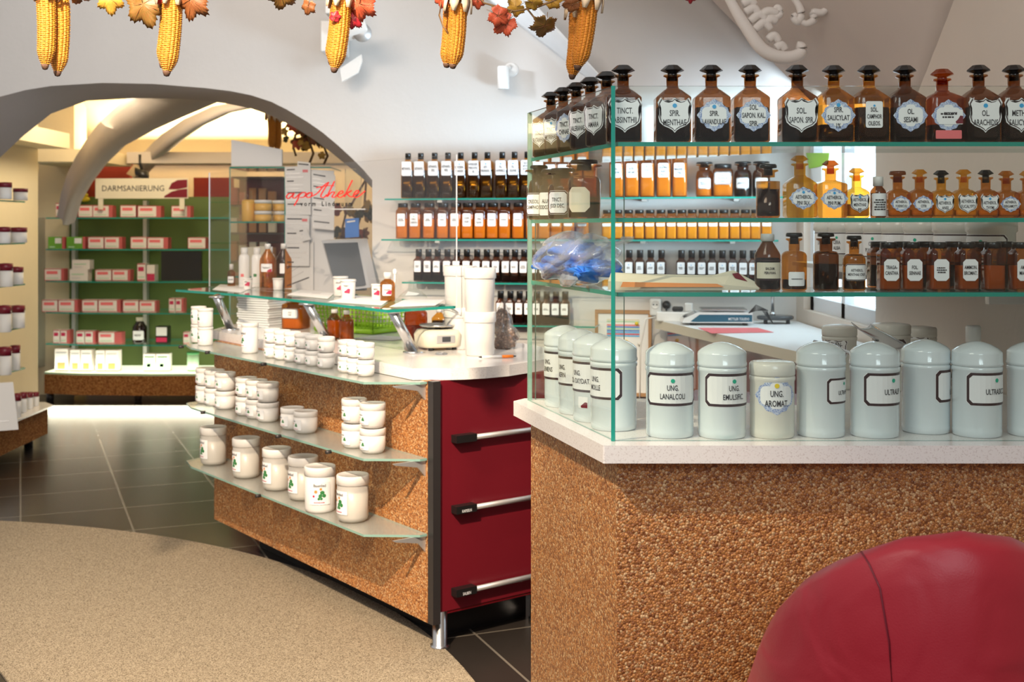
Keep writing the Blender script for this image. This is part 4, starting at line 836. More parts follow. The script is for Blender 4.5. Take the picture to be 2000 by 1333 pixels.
pl = wroot('black_plug', 1302, zW(1302, 596), 'black plug hanging with its cord beside the white wall socket', 'plug')
MB().lathe([(.018, 0), (.020, .012), (.014, .03), (0, .032)], 'black', 16, T=lambda p: V((p[0], -p[2], p[1]))).build('plug_body', pl); MB().tube([(0, -.025, 0), (.002, -.028, -.04), (.012, -.03, -.075)], .005, 'black').build('cord', pl)
# ================================================================ REAR DESK WITH SCALES
dk = empty('staff_desk', (1.1, 4.7, 0), 0, 'white topped staff desk with beige edge and dark red front behind the display case', 'desk')
def db(name, mb, mods=None): o = mb.build(name, dk, mods); o.matrix_parent_inverse = M4.Translation(dk.location).inverted(); return o
a0 = onz(1279, 625, 1.02); a1 = onz(1570, 690, 1.02)
poly = [(a0[0], a0[1]), (a1[0], a1[1]), (1.06, 3.58), (1.31, 3.58), (1.31, 5.50), (a0[0]+.01, a0[1]+.03)]
db('desktop', MB().prism(poly, .98, 1.02, 'flat_white', 'paper_cream'))
db('cabinet', MB().prism([(a0[0]+.05, a0[1]-.06), (a1[0]+.05, a1[1]), (1.3, a1[1]), (1.3, 5.46), (a0[0]+.06, a0[1]-.04)], 0, .98, 'red_gloss'))
mb = MB(); c4 = [onz(1363, 641, 1.0205), onz(1390, 652, 1.0205), onz(1512, 650, 1.0205), onz(1480, 641, 1.0205)]
mb.add(c4+[p+V((0, 0, .001)) for p in c4], [(0, 3, 2, 1), (4, 5, 6, 7)], 'coral'); o = mb.build('coral_folder'); tag(o, 'flat coral red folder on the white desk in front of the scale', 'folder')
ps = onz(1330, 628, 1.02); st_ = empty('power_strip', (ps[0]-.02, ps[1], 1.02), rd(-12), 'white power strip on the desk corner with plugs in it', 'power strip')
MB().box((-.09, -.03, 0), (.09, .03, .045), 'white_gloss').build('strip_body', st_, {'bevel': .006})
MB().box((.055-.018, -.018, .046), (.055+.018, .018, .085), 'white_plastic').build('white_plug', st_, {'bevel': .006}); MB().box((-.02, -.02, .046), (.03, .02, .068), 'black').build('black_adapter', st_, {'bevel': .008})
mb = MB(); mb.tube([V((-.09, 0, .02)), V((-.14, -.01, .01)), V((-.165, -.01, -.12)), V((-.17, -.01, -.5))], .004, 'white_plastic'); mb.build('cord', st_)
sp = onz(1400, 637, 1.02); sc_ = empty('laboratory_scale', (sp[0]+.012, sp[1]+.09, 1.0205), rd(-4), 'flat white and petrol laboratory scale with steel pan and brand name', 'scale')
mb = MB(); prof = [(-.155, .012), (-.150, .030), (-.085, .058), (.150, .058), (.152, .012)]; prof2 = [(-.120, .018), (-.080, .048), (.148, .048), (.148, .018), (-.105, .016)]
mb.add([V((x, -.085, z)) for x, z in prof]+[V((x, .085, z)) for x, z in prof], [(0, 4, 3, 2, 1), (5, 6, 7, 8, 9)]+[(i, (i+1) % 5, (i+1) % 5+5, i+5) for i in range(5)], 'white_gloss'); mb.build('housing', sc_)
mb = MB(); mb.add([V((x, -.0865, z)) for x, z in prof2], [(0, 1, 2, 3, 4)], 'scale_teal'); put_text(mb, 'METTLER TOLEDO', .09, .030, .011, .09, 'label_white', lambda p: V((p[0], -.0870, p[2])), 0, .8); mb.build('side_panel', sc_)
mb = MB(); mb.add([V((-.146, -.06, .0325)), V((-.09, -.06, .0565)), V((-.09, .06, .0565)), V((-.146, .06, .0325))], [(0, 1, 2, 3)], 'screen_grey'); mb.build('display', sc_)
MB().box((-.07, -.075, .064), (.13, .075, .072), 'steel').build('pan', sc_, {'bevel': .002}); MB().lathe([(.01, .058), (.01, .066)], 'steel', 12).build('pan_post', sc_)
for x in (-.11, .12): MB().lathe([(.012, 0), (.012, .012)], 'black', 12, T=lambda p, x=x: p+V((x, -.06, 0))).build('foot', sc_)
sp = onz(1519, 634, 1.02); ss = empty('stand_scale', (sp[0], sp[1]+.05, 1.0205), 0, 'black footed precision scale base with upright chrome rod by the window', 'scale')
MB().lathe([(.078, .018), (.082, .022), (.082, .032), (.075, .036)], 'screen_grey', 32, sy=.8).build('base', ss)
for x in (-.05, .05): MB().lathe([(.009, 0), (.009, .018)], 'black', 10, T=lambda p, x=x: p+V((x, -.03, 0))).build('foot', ss)
MB().tube([(-.01, .01, .034), (-.01, .01, .22)], .0075, 'steel', 12).build('rod', ss); MB().lathe([(.014, .034), (.012, .05)], 'steel', 14, T=lambda p: p+V((-.01, .01, 0))).build('rod_collar', ss)
mb = MB(); a = P(1462, 612, 5.2)
for k in range(5): mb.tube([a, a+V((.03, -.01, .012+.006*k)), a+V((.06+.006*k, .0, .012)), a+V((.085, .02, -.02+.006*k)), a+V((.11, .02, -.045))], .0018, 'black')
o = mb.build('cable_tangle'); tag(o, 'tangle of thin black cables between the two scales', 'cables')
# green yellow sheet and white funnel hanging by the window
mb = MB(); mb.add([P(x, y, 1.305*F/(x-1000)) for x, y in ((1574, 298), (1620, 298), (1617, 322), (1580, 330))], [(3, 2, 1, 0)], 'lime'); mb.add([P(x, y, 1.307*F/(x-1000)) for x, y in ((1584, 322), (1604, 322), (1604, 355), (1588, 357))], [(3, 2, 1, 0)], 'flat_white'); o = mb.build('note_sheet', None, {'solid': .001}); tag(o, 'lime green note sheet stuck up in front of the window', 'note')
# right side shelf with canisters
sh = empty('side_shelf', (1.17, 3.4, 1.325), 0, 'grey shelf along the side wall carrying the white framed canisters', 'shelf')
MB().box((-.13, -.66, -.015), (.148, 1.05, 0), 'alu').build('board', sh)
for y in (-.5, .2, .9): MB().box((-.02, y-.012, -.06), (.148, y+.012, -.015), 'alu').build('bracket', sh)
for i, px in enumerate((1936, 1867, 1806, 1760, 1722, 1686, 1651, 1622)):
    Z = 1.12*F/(px-1000); 
    if Z > 4.4: break
    root = empty('white_canister', (1.12, Z, 1.3255), rd(-46), f'white canister with black framed label on the side shelf, {ORD[i]} from the right', 'canister', 'white canisters on the side shelf')
    place('jar_body', cached('can', lambda: MB().lathe([(.052, 0), (.054, .004), (.054, .112), (.058, .116), (.058, .138), (.05, .150), (0, .153)], 'porcelain_warm', 36).mesh('jar_body')), root)
    place('label', label_mesh('frame', .12, .072, (['CERIN', 'LANAE'], ['CERIN'], ['TALC.'], ['BRASSIC.'], ['CERA', 'PLV. COMP.'], ['CERA', 'FLAVA'], ['CERA', 'ALBA'], ['SPECIES'])[i], .072, .054, 0, 'dot_green' if i % 2 == 0 else None, .05), root)
# ================================================================ THINGS ON THE SALES COUNTER
def ctr(px, py, z=.965, back=0): p = onz(px, py, z); return V((p[0]+back*p[0]/p[1], p[1]+back, z+.0005))
R1 = RS-.001
for k, (px, py, nm) in enumerate(((937, 697, 'front'), (896, 684, 'rear'))):
    for lv in range(2):
        c = ctr(px, py, .965, .058)
        r = empty('white_canister', (c[0], c[1], .9655+lv*.166), rd(20), f'tall white plastic canister, {("bottom", "top")[lv]} of the {nm} stack on the round counter end', 'canister', 'tall white plastic canisters')
        place('jar_body', cached('tc', lambda: MB().lathe([(.050, 0), (.054, .003), (.0575, .128), (.0575, .132)], 'white_plastic', 40).mesh('jar_body')), r)
        place('lid', cached('tl', lambda: MB().lathe([(.061, .126), (.062, .128), (.062, .162), (.058, .166), (0, .166)] if 1 else [], 'white_plastic', 40).mesh('lid')), r)
mb = MB(); c = ctr(988, 684, .965, .04)
blob(mb, 0, 0, .045, .043, .036, .048, 'chips', 5, .24, 18); blob(mb, -.015, 0, .115, .032, .028, .04, 'chips', 6, .2, 14); o = mb.build('dried_herbs', None, None, c); tag(o, 'brown dried chips filling the clear knotted bag on the counter', 'herbs', None, 'stuff')
mb = MB(); blob(mb, 0, 0, .05, .052, .044, .053, 'clear_film', 5, .12, 18); mb.lathe([(.045, .07), (.036, .13), (.02, .165), (.006, .19)], 'clear_film', 20, T=lambda p: p+V((-.012, 0, 0)), cap=False); o = mb.build('herb_bag', None, None, c); tag(o, 'clear film bag of brown chips behind the white canisters', 'bag')
p1 = onz(935, 698, .972); p2 = onz(1008, 696, .972); pn = empty('ballpoint_pen', p1, 0, 'white and orange ballpoint pen lying on the counter by the canisters', 'pen'); d = p2-p1
MB().tube([V((0, 0, 0)), d*.08], [.0015, .004], 'black', 10).build('tip', pn); MB().tube([d*.08, d*.62], .0052, 'white_gloss', 12).build('barrel', pn); MB().tube([d*.62, d*.92], .0056, 'orange_plastic', 12).build('grip', pn); MB().tube([d*.92, d], [.003, .002], 'black', 10).build('button', pn)
# towels
c = ctr(512, 640, .965, .08); tw = empty('paper_towel_stack', c, rd(-30), 'stack of folded white paper towels under the glass ledge', 'paper towels')
mb = MB()
for k in range(14):
    z = k*.0115; w_ = .10+.006*math.sin(k*1.7); pts = [(-w_, -.07, z), (w_, -.07, z), (w_, .07, z), (-w_, .07, z)]; mb.prism([(x, y) for x, y, _ in pts], z, z+.0095, 'flat_white')
mb.build('towels', tw, {'bevel': .004})
# amber square bottle with frame label
def big_bottle(c, rz, hw, hb, ht, glass, lab, t, liquid='cream_amber', fill=.8, p=7): return apoth('square_bottle', c, rz, hw, hb, hw*.42, ht, glass, 'cap_black', None, t, None, p=p, lab=lab, knob='flat', knobr=hw*.6, fill=fill, liquid=liquid)
big_bottle(ctr(578, 644, .965, .05), rd(-20), .055, .115, .158, 'amber', ('frame', .085, .045, ['AQUA', 'PURIF.'], .075), 'big amber square bottle with framed label under the glass ledge')
c = ctr(812, 668, .965, .05); big_bottle(c, rd(0), .050, .125, .160, 'amber_red', None, 'big reddish brown bottle behind the right ledge post', 'powder_dark', .5, 2)
for k, px in enumerate((653, 677)):
    vial('medicine_bottle', ctr(px, (663, 666)[k], .965, .03), .032, .128, 'amber', f'brown white capped bottle, {("left", "right")[k]} one of the worktop pair under the ledge', None, group='pair of brown bottles under the ledge', capr=.45, caph=.13, fill=.62, liquid='powder_dark')
vial('medicine_bottle', ctr(858, 655, .965, .02), .035, .118, 'amber_yellow', 'small amber bottle with white cap standing behind the postal scale', None, capr=.4, caph=.14, fill=.55)
# green basket
c = ctr(702, 651, .965, .1); bk = empty('green_basket', c, rd(-33), 'lime green perforated plastic basket under the glass ledge', 'basket')
mb = MB(); bw, bd, bh = .17, .11, .14
for s, (ax, L_) in (((0, -1), ('x', bw)), ((0, 1), ('x', bw)), ((-1, 0), ('y', bd)), ((1, 0), ('y', bd))):
    n = int(L_*2/.021)
    def pt(t, z):
        k = 1+.10*z/bh
        return V((t*k, s[1]*bd*k, z)) if ax == 'x' else V((s[0]*bw*k, t*k, z))
    for i in range(n+1): t = -L_+2*L_*i/n; mb.tube([pt(t, .02), pt(t, bh-.012)], .0026, 'lime', 4)
    for j in range(6): z = .03+j*(bh-.045)/5; mb.tube([pt(-L_, z), pt(L_, z)], .0024, 'lime', 4)
    mb.tube([pt(-L_-.004, bh-.006), pt(L_+.004, bh-.006)], .008, 'lime', 8); mb.tube([pt(-L_, .013), pt(L_, .013)], .013, 'lime', 8)
mb.box((-bw, -bd, 0), (bw, bd, .006), 'lime'); mb.build('basket_body', bk)
mb = MB(); mb.add([(-.12, -.06, 0), (.10, -.09, 0), (.14, .05, 0), (-.08, .08, 0), (0, 0, .012)], [(0, 1, 4), (1, 2, 4), (2, 3, 4), (3, 0, 4)], 'paper'); o = mb.build('paper_sheets', None, None, ctr(742, 662, .965, .02)+V((0, 0, .001)), rd(-20)); tag(o, 'loose white paper sheets on the worktop in front of the basket', 'paper')
# postal scale
c = ctr(855, 686, .965, .07); psx = empty('table_scale', c, rd(25), 'beige electronic table scale beside the tall white canisters', 'scale')
MB().lathe([(.075, .012), (.082, .02), (.085, .06), (.075, .078), (.06, .082)], 'paper_cream', 32, 4).build('housing', psx); MB().box((-.04, -.0865, .03), (.04, -.080, .062), 'alu').build('display_frame', psx, {'bevel': .003}); MB().box((-.015, -.088, .036), (.02, -.085, .056), 'screen_grey').build('display', psx)
MB().lathe([(.012, .08), (.012, .09), (.07, .092), (.075, .098), (.072, .1), (0, .096)], 'steel', 32).build('pan', psx)
for x, y in ((-.05, -.05), (.05, -.05), (0, .06)): MB().lathe([(.01, 0), (.01, .013)], 'black', 10, T=lambda p, x=x, y=y: p+V((x, y, 0))).build('foot', psx)
mb = MB(); mb.tube([V((.022*math.cos(a), .022*math.sin(a), .002)) for a in [2*PI*k/20 for k in range(21)]], .0022, 'steel', 6); o = mb.build('steel_ring', None, None, ctr(862, 692, .965)); tag(o, 'small steel ring lying before the table scale', 'ring')
# things on the glass ledge
def tub(px, py, r, h, t, logo=True, back=.02, z=R1, lidh=.12):
    c = ctr(px, py, z, back); root = empty('plastic_tub', c, rd(-8), t, 'tub', 'white plastic tubs on the glass ledge')
    MB().lathe([(r*.80, 0), (r*.84, .003), (r*.94, h*(1-lidh))], 'white_plastic', 28).build('tub_body', root); MB().lathe([(r, h*(1-lidh)), (r, h*.98), (r*.93, h), (0, h)], 'white_plastic', 28).build('lid', root)
    if logo:
        mb = MB(); T = lambda p: V(((r*.90+p[1])*math.sin(p[0]/r), -(r*.90+p[1])*math.cos(p[0]/r), p[2]))
        put_poly(mb, [(-.012, .0), (.012, -.003), (.014, .016), (.004, .018), (-.004, .010), (-.012, .006)], 'magenta_ink', T, .002, .004, .004, h*.35); bars(mb, 2, .03, .0022, lambda p: T(p+V((0, 0, h*.68))), .002); mb.build('label', root)
    return root
tub(484, 566, .023, .056, 'small white tub beside the rolled leaflet on the ledge'); tub(543, 567, .027, .058, 'small white tub standing against the brown syrup bottles', False)
tub(665, 579, .035, .088, 'white tub with red logo, rear one of the two near the screen lettering'); tub(680, 586, .034, .086, 'white tub with red logo, front one of the two beside the leaflets'); tub(736, 587, .024, .068, 'slim white tub left of the dropper bottle')
G8 = 'brown syrup bottles on the ledge'
for k, (px, py) in enumerate(((523, 565), (554, 564))):
    v = vial('syrup_bottle', ctr(px, py, R1, .05), .041, .225, 'amber', f'tall brown syrup bottle on the glass ledge, {("left with red logo label", "right with its label turned away")[k]}', ('rect', .060, .040, 2, .105) if k == 0 else ('rect', .025, .05, None, .10), group=G8, capr=.36, caph=.12, fill=.0)
    if k == 0: mb = MB(); T = lambda p: V(((.0425+p[1])*math.sin(p[0]/.0425), -(.0425+p[1])*math.cos(p[0]/.0425), p[2])); put_poly(mb, [(-.008, 0), (.014, -.002), (.016, .012), (.008, .014), (-.006, .006)], 'magenta_ink', T, .0012, .004, .012, .086); mb.build('red_logo', v)
v = vial('dropper_bottle', ctr(757, 590, R1, .03), .031, .120, 'amber', 'small amber bottle with red logo label and white dosing spoon on the ledge', ('rect', .040, .046, 2, .048), capr=.52, caph=.22, fill=0)
mb = MB(); T = lambda p: V(((.0322+p[1])*math.sin(p[0]/.0322), -(.0322+p[1])*math.cos(p[0]/.0322), p[2])); put_poly(mb, [(-.008, 0), (.014, -.002), (.016, .014), (.008, .016), (-.006, .006)], 'magenta_ink', T, .0014, .004, .004, .032); mb.build('red_logo', v)
o = MB().tube([(.028, 0, .06), (.03, 0, .11)], .004, 'white_gloss').lathe([(.002, .108), (.008, .115), (.0085, .128), (.004, .134), (0, .135)], 'white_gloss', 14, T=lambda p: p+V((.03, 0, 0))).build('dosing_spoon', v)
vial('dropper_bottle', ctr(452, 560, R1, .03), .021, .115, 'amber', 'tiny amber bottle with white cap beside the white lotion bottles', ('rect', .034, .034, 2, .035), capr=.5, caph=.25, fill=0)
for k, (px, h) in enumerate(((477, .205), (502, .205), (526, .21))):
    c = V(((px-1000)/F*6.15, 6.15, R1)); root = empty('lotion_bottle', c, 0, f'slender white lotion bottle on the ledge, {ORD[k]} from the left', 'bottle', 'white lotion bottles on the ledge')
    MB().lathe([(.026, 0), (.028, .003), (.028, h*.74), (.024, h*.80), (.016, h*.83)], 'white_gloss', 24).build('bottle_body', root); MB().lathe([(.0165, h*.83), (.0175, h*.84), (.0175, h*.99), (0, h)], 'white_plastic', 20).build('cap', root)
    mb = MB(); mb.box((-.012, -.0288, .055), (.004, -.0280, .07), 'coral' if k != 1 else 'green_ink'); mb.build('label_mark', root)
for k, (pts, m, t) in enumerate((
   ([(415, 566), (470, 572), (500, 560), (430, 556)], 'paper', 'printed leaflet at the far left of the glass ledge'),
   ([(560, 576), (640, 584), (655, 572), (590, 566)], 'paper', 'white leaflet under the monitor foot on the glass ledge'),
   ([(640, 590), (745, 597), (765, 583), (690, 578)], 'flat_white', 'white sheet between the tubs and the dropper bottle'),
   ([(760, 600), (850, 597), (868, 586), (790, 586)], 'flat_white', 'white sheet lying under the glass funnel at the ledge end'))):
    q = [onz(x, y, R1+.0012*(k+1)) for x, y in pts]; mb = MB().add(q+[v+V((0, 0, .0008)) for v in q], [(3, 2, 1, 0), (4, 5, 6, 7), (0, 1, 5, 4), (1, 2, 6, 5), (2, 3, 7, 6), (3, 0, 4, 7)], m)
    if k in (0, 1): mb.add([q[0]*.4+q[2]*.6+V((dx, dy, .0012)) for dx, dy in ((-.02, -.01), (.02, -.01), (.02, .012), (-.015, .012))], [(0, 1, 2, 3)], 'lid_red')
    o = mb.build('leaflet'); tag(o, t, 'leaflet', 'papers on the glass ledge')
c = ctr(806, 587, R1, .06); gf = empty('glass_funnel', c+V((0, 0, .006)), 0, 'clear glass funnel turned upside down with a paper inside', 'funnel')
MB().lathe([(.062, 0), (.060, .006), (.045, .022), (.022, .038), (.018, .045), (.018, .075)], 'clear', 32, cap=False).build('glass_body', gf)
mb = MB(); mb.sheet([[V((-.03, -.03, .012)), V((.02, -.04, .014))], [V((-.02, 0, .028)), V((.03, -.01, .02))]], 'flat_white'); mb.build('paper_liner', gf)
# monitor behind the screen
mn = empty('tilted_monitor', P(675, 572, 5.75), 0, 'tilted black till monitor with silver rim behind the acrylic screen', 'monitor'); mw = mn.location
q = [P(628, 470, 5.85), P(703, 468, 5.95), P(722, 562, 5.60), P(655, 570, 5.50)]; q = [v-V(mw) for v in q]; bk_ = V((.03, .05, .005))
mb = MB(); mb.add(q+[v+bk_ for v in q], [(0, 1, 2, 3), (7, 6, 5, 4), (0, 4, 5, 1), (1, 5, 6, 2), (2, 6, 7, 3), (3, 7, 4, 0)], 'alu'); mb.build('housing', mn)
cc = (q[0]+q[1]+q[2]+q[3])/4; mb = MB(); mb.add([cc+(v-cc)*.88+V((-.002, -.012, 0)) for v in q], [(0, 1, 2, 3)], 'screen_grey'); mb.build('panel', mn)
MB().lathe([(.07, 0), (.07, .01), (.02, .02), (.02, .06)], 'dark_metal', 20, T=lambda p: p+V((.02, .1, RS-mw[2]))).build('foot', mn)
# ---- jars on the three cork side shelves
def leafdot(mb, T, d, x, z, s):
    for a in (0, 120, 240): put_poly(mb, [(s*(.45*math.cos(rd(a+90))+.42*math.cos(rd(t))*(1 if a else 1.2)), s*(.45*math.sin(rd(a+90))+.42*math.sin(rd(t)))) for t in range(0, 360, 45)], 'green_ink', T, d, None, x, z)
def jar(name, n, z, px, r, h, lidh, t, group, style, stack=0, rot=0, body='white_plastic'):
    q, u = Cpx(px, n); c = V((q[0], q[1], z+stack*(h+.0008)))
    root = empty(name, c, rd(-34+rot), t, 'jar', group); hb = h*(1-lidh)
    if style == 'pot': pf = [(r*.62, 0), (r*.78, h*.03), (r*.92, h*.15), (r*.97, h*.32), (r*.97, hb)]
    else: pf = [(r*.85, 0), (r*.92, h*.02), (r*.95, h*.08), (r*.95, hb)]
    if body == 'frosted_tub': pf = [(r*.70, 0), (r*.88, h*.04), (r*.95, h*.12), (r*.95, hb)]
    place('jar_body', cached(('j', r, h, style, body), lambda: MB().lathe(pf, 'frosted' if body == 'frosted_tub' else body, 36).mesh('jar_body')), root)
    place('lid', cached(('jl', r, h), lambda: MB().lathe([(r*.97, hb), (r, hb+.001), (r, h*.975), (r*.96, h), (r*.90, h), (r*.88, h-.0012), (0, h-.001)], 'white_plastic', 36).mesh('lid')), root)
    if body == 'frosted_tub': place('salt_filling', cached(('js', r, h, t[:3]), lambda: MB().lathe([(r*.66, .004), (r*.84, h*.05), (r*.91, h*.13), (r*.91, h*.62), (0, h*.60)], 'salt', 28).mesh('salt_filling')), root)
    rr = r*.975; T = lambda p: V(((rr+p[1])*math.sin(p[0]/rr), -(rr+p[1])*math.cos(p[0]/rr), p[2]))
    def lm():
        mb = MB(); lw = r*1.35; lh_ = hb*.62; cz = hb*.55
        put_poly(mb, rnd(lw, lh_, .002), 'flat_white', T, .0006, lw/8, 0, cz)
        k = h if style != 'pot' else h*.9
        if h > .1: put_text(mb, 'Basenbad', 0, cz+lh_*.36, .011, lw*.9, 'ink', T, .0012, .8)
        else: bars(mb, 1, lw*.6, k*.03, lambda p: T(p+V((-lw*.1, 0, cz+lh_*.32))), .0012)
        s = min(lh_, lw)*.22; leafdot(mb, T, .0012, lw*.12, cz-lh_*.05, s); put_poly(mb, circ(s*.35, 8), 'orange_ink', T, .0012, None, -lw*.18, cz+lh_*.08)
        if h > .1: leafdot(mb, T, .0012, lw*.02, cz-lh_*.2, s*.7); put_poly(mb, circ(s*.3, 8), 'orange_ink', T, .0012, None, lw*.05, cz+lh_*.2); put_poly(mb, circ(s*.25, 8), 'magenta_ink', T, .0012, None, -lw*.28, cz-lh_*.12)
        bars(mb, 1, lw*.7, k*.018, lambda p: T(p+V((0, 0, cz-lh_*.40))), .0012, 'magenta_ink'); return mb.mesh('label')
    place('label', cached(('lm', r, h), lm), root, None, None, rd(-18))
    return root
z0, z1, z2 = [z-.0005 for z in SH]
for i, px in enumerate((417, 481, 541, 592, 625, 689)):
    j = jar('bath_salt_jar', (.105, .105, .105, .10, .135, .115)[i], z0, px, .0585, .166, .20, ('clear white bath salt jar', 'frosted bath salt jar', 'frosted bath salt jar', 'frosted bath salt jar', 'opaque white bath salt jar', 'frosted bath salt jar with brown streaks')[i]+f' on the lowest counter shelf, {ORD[i]} from the left', 'big bath salt jars on the lowest counter shelf', 'tall', rot=(60 if i == 4 else 0), body='frosted_tub' if i != 4 else 'white_plastic')
for i, px in enumerate((402, 419, 440, 481, 501, 523)):
    for lv in (0, 1): jar('cream_jar', .10, z1, px, .0455, .079, .26, f'{("lower", "upper")[lv]} cream jar, {ORD[i]} stack from the left on the middle counter shelf', 'stacked cream jars on the middle counter shelf', 'pot', lv, R_.uniform(-8, 8))
for i, px in enumerate((571, 597)): jar('cream_jar', .10, z1, px, .0465, .084, .25, f'single white cream jar on the middle counter shelf, {("left", "right")[i]} of the unstacked pair', 'unstacked cream jars on the middle counter shelf', 'pot')
for i, px in enumerate((692, 728)):
    for lv in (0, 1): jar('cream_jar', .10, z1, px, .0460, .087, .27, f'{("lower", "upper")[lv]} jar in the {("left", "right")[i]} stack near the drawer end of the middle shelf', 'four tall cream jars near the drawer end', 'pot', lv)
for i, px in enumerate((532, 551, 571, 592, 613, 637, 677, 694, 714)):
    for lv in (0, 1): jar('small_cream_jar', .095, z2, px, (.0335, .0335, .0335, .0335, .0335, .0330, .0325, .0325, .0325)[i], .0585, .28, f'{("lower", "upper")[lv]} small white jar, {ORD[i]} stack from the left on the top counter shelf', 'small stacked jars on the top counter shelf', 'pot', lv, R_.uniform(-8, 8))
for i, px in enumerate((388, 401)):
    for lv in (0, 1): jar('powder_can', .08+.03*i, z2, px, .035, .082, .14, f'{("lower", "upper")[lv]} white can, {("left", "right")[i]} stack at the far end of the top counter shelf', 'white cans at the far end of the top counter shelf', 'tall', lv)
jar('powder_can', .09, z2, 488, .036, .125, .12, 'tall white can with green leaf print standing alone on the top counter shelf', None, 'tall')
# ================================================================ DISPLAY TOWER BEHIND THE COUNTER (glass, papers taped on it)
TZ = 6.75
def TP(px, py, Z=TZ): return P(px, py, Z)
tower = empty('display_tower', (TP(500, 600)[0], TZ, 0), 0, 'tall glass display tower with black edged shelves behind the sales counter', 'display case')
x0, x1, x2 = TP(449, 0)[0], TP(557, 0)[0], TP(715, 0)[0]; zt = TP(0, 326)[2]; zs = TP(0, 433)[2]; z3 = TP(0, 540)[2]
MB().box((x0-tower.location[0], 0, zt-.008), (x2-tower.location[0]-.2, .42, zt), None, None, ['shelf_glass', 'shelf_glass', 'teal_edge', 'teal_edge', 'shelf_glass', 'teal_edge']).build('top_panel', tower)
for z in (zs, z3): MB().box((x0-tower.location[0], 0, z-.008), (x1-tower.location[0], .42, z), None, None, ['shelf_glass', 'shelf_glass', 'teal_edge', 'teal_edge', 'shelf_glass', 'teal_edge']).build('shelf', tower)
MB().box((x1-tower.location[0]-.004, -.004, .5), (x1-tower.location[0]+.004, .42, zt), None, None, ['pane', 'pane', 'teal_edge', 'pane', 'pane', 'pane']).build('side_pane', tower)
MB().box((x0-tower.location[0]-.004, .0, .5), (x0-tower.location[0]+.004, .42, zt), None, None, ['pane', 'pane', 'teal_edge_pale', 'pane', 'pane', 'pane']).build('side_pane', tower)
MB().box((x0-tower.location[0], .05, 0), (x1-tower.location[0]+.35, .42, .5), 'wine').build('base_cabinet', tower)
mb = MB(); a = [TP(450, 273), TP(549, 292), TP(549, 325), TP(450, 325)]; a = [a[0], V((a[1][0], a[1][1]+.0, a[1][2])), a[2], a[3]]
mb.add([v+V((0, .02, .0015)) for v in a]+[v+V((0, .05, .0015)) for v in a], [(3, 2, 1, 0), (4, 5, 6, 7), (0, 4, 7, 3), (0, 1, 5, 4), (1, 2, 6, 5), (3, 7, 6, 2)], 'flat_white'); o = mb.build('white_board'); tag(o, 'white slanted topped board standing on the glass display tower', 'board')
def stand(name, px, Z, z, prof, mats, lab, cat, grp=None, parts=('body', 'cap')):
    root = empty(name, ((px-1000)/F*Z, Z, z), 0, lab, cat, grp)
    for pf, m, nm in zip(prof, mats, parts): MB().lathe(pf, m, 24).build(nm, root)
    return root
stand('cosmetic_bottle', 485, TZ+.12, zs, ([(.034, 0), (.037, .004), (.037, .115), (.030, .125)], [(.021, .126), (.021, .155), (.019, .157), (.019, .176), (0, .177)]), ('cream_amber', 'clear'), 'orange cosmetic bottle with clear pump cap in the display tower', 'bottle', None, ('bottle_body', 'pump_cap'))
for k, (px, lv) in enumerate(((514, 0), (514, 1), (546, 0), (546, 1))):
    h = .062; w_ = .048 if px < 530 else .040
    stand('cosmetic_jar', px, TZ+(.10 if px < 530 else .20), zs+lv*(h+.001), ([(w_*.9, 0), (w_, .003), (w_, .040)], [(w_*1.04, .041), (w_*1.04, h-.002), (0, h)]), ('cream_amber', 'white_gloss'), f'{("lower", "upper")[lv]} yellow cream jar with white lid, {("left", "right")[px > 530]} stack in the display tower', 'jar', 'yellow cream jars in the display tower', ('jar_body', 'lid'))
mb = MB()
for k, (x, w_, h, m) in enumerate(((.08, .13, .16, 'wood'), (.20, .12, .12, 'paper_cream'), (.01, .06, .10, 'wine'))): pass
bx = empty('kraft_paper_bag', (x0+.12, TZ+.15, z3), .2, 'crumpled kraft paper bag on the lower tower shelf', 'bag')
MB().add([(-.06, -.03, 0), (.06, -.03, 0), (.06, .03, 0), (-.06, .03, 0), (-.075, -.01, .16), (.07, -.012, .17), (.068, .012, .165), (-.072, .01, .15)], [(0, 3, 2, 1), (0, 1, 5, 4), (1, 2, 6, 5), (2, 3, 7, 6), (3, 0, 4, 7), (4, 5, 6, 7)], 'paper_cream').build('bag_body', bx)
# taped papers
def paper(name, pts, Z, lab, n=10, grp=None, m='paper', hdr=None):
    root = empty(name, TP(*pts[0], Z), 0, lab, 'paper', grp); b = V(root.location); q = [TP(x, y, Z)-b for x, y in pts]
    mb = MB().add(q+[v+V((0, .003, 0)) for v in q], [(3, 2, 1, 0), (4, 5, 6, 7), (0, 3, 7, 4), (0, 4, 5, 1), (1, 5, 6, 2), (2, 6, 7, 3)], m); mb.build('sheet', root)
    mb = MB(); rr = random.Random(len(lab)+int(pts[0][0]))
    for i in range(n):
        t = (i+.8)/(n+.6); a = q[0]*(1-t)+q[3]*t; c = q[1]*(1-t)+q[2]*t; s = .08; e = s+.2+.6*rr.random(); hgt = V((0, 0, .0035)); f = V((0, -.0008, 0))
        A = a*(1-s)+c*s+f; B = a*(1-e)+c*e+f; mb.add([A-hgt, B-hgt, B+hgt, A+hgt], [(0, 1, 2, 3)], 'alu' if i % 3 else 'ink')
    if hdr: A = q[0]*.3+q[1]*.7; mb.add([A+V((0, -.001, -.02)), A+V((.03, -.001, -.02)), A+V((.03, -.001, -.035)), A+V((0, -.001, -.035))], [(3, 2, 1, 0)], hdr)
    mb.build('print', root); return root
paper('taped_list', [(556, 326), (606, 324), (607, 420), (558, 420)], TZ-.03, 'upper left typed list taped to the tower side', 12, 'lists taped on the tower', hdr='coral')
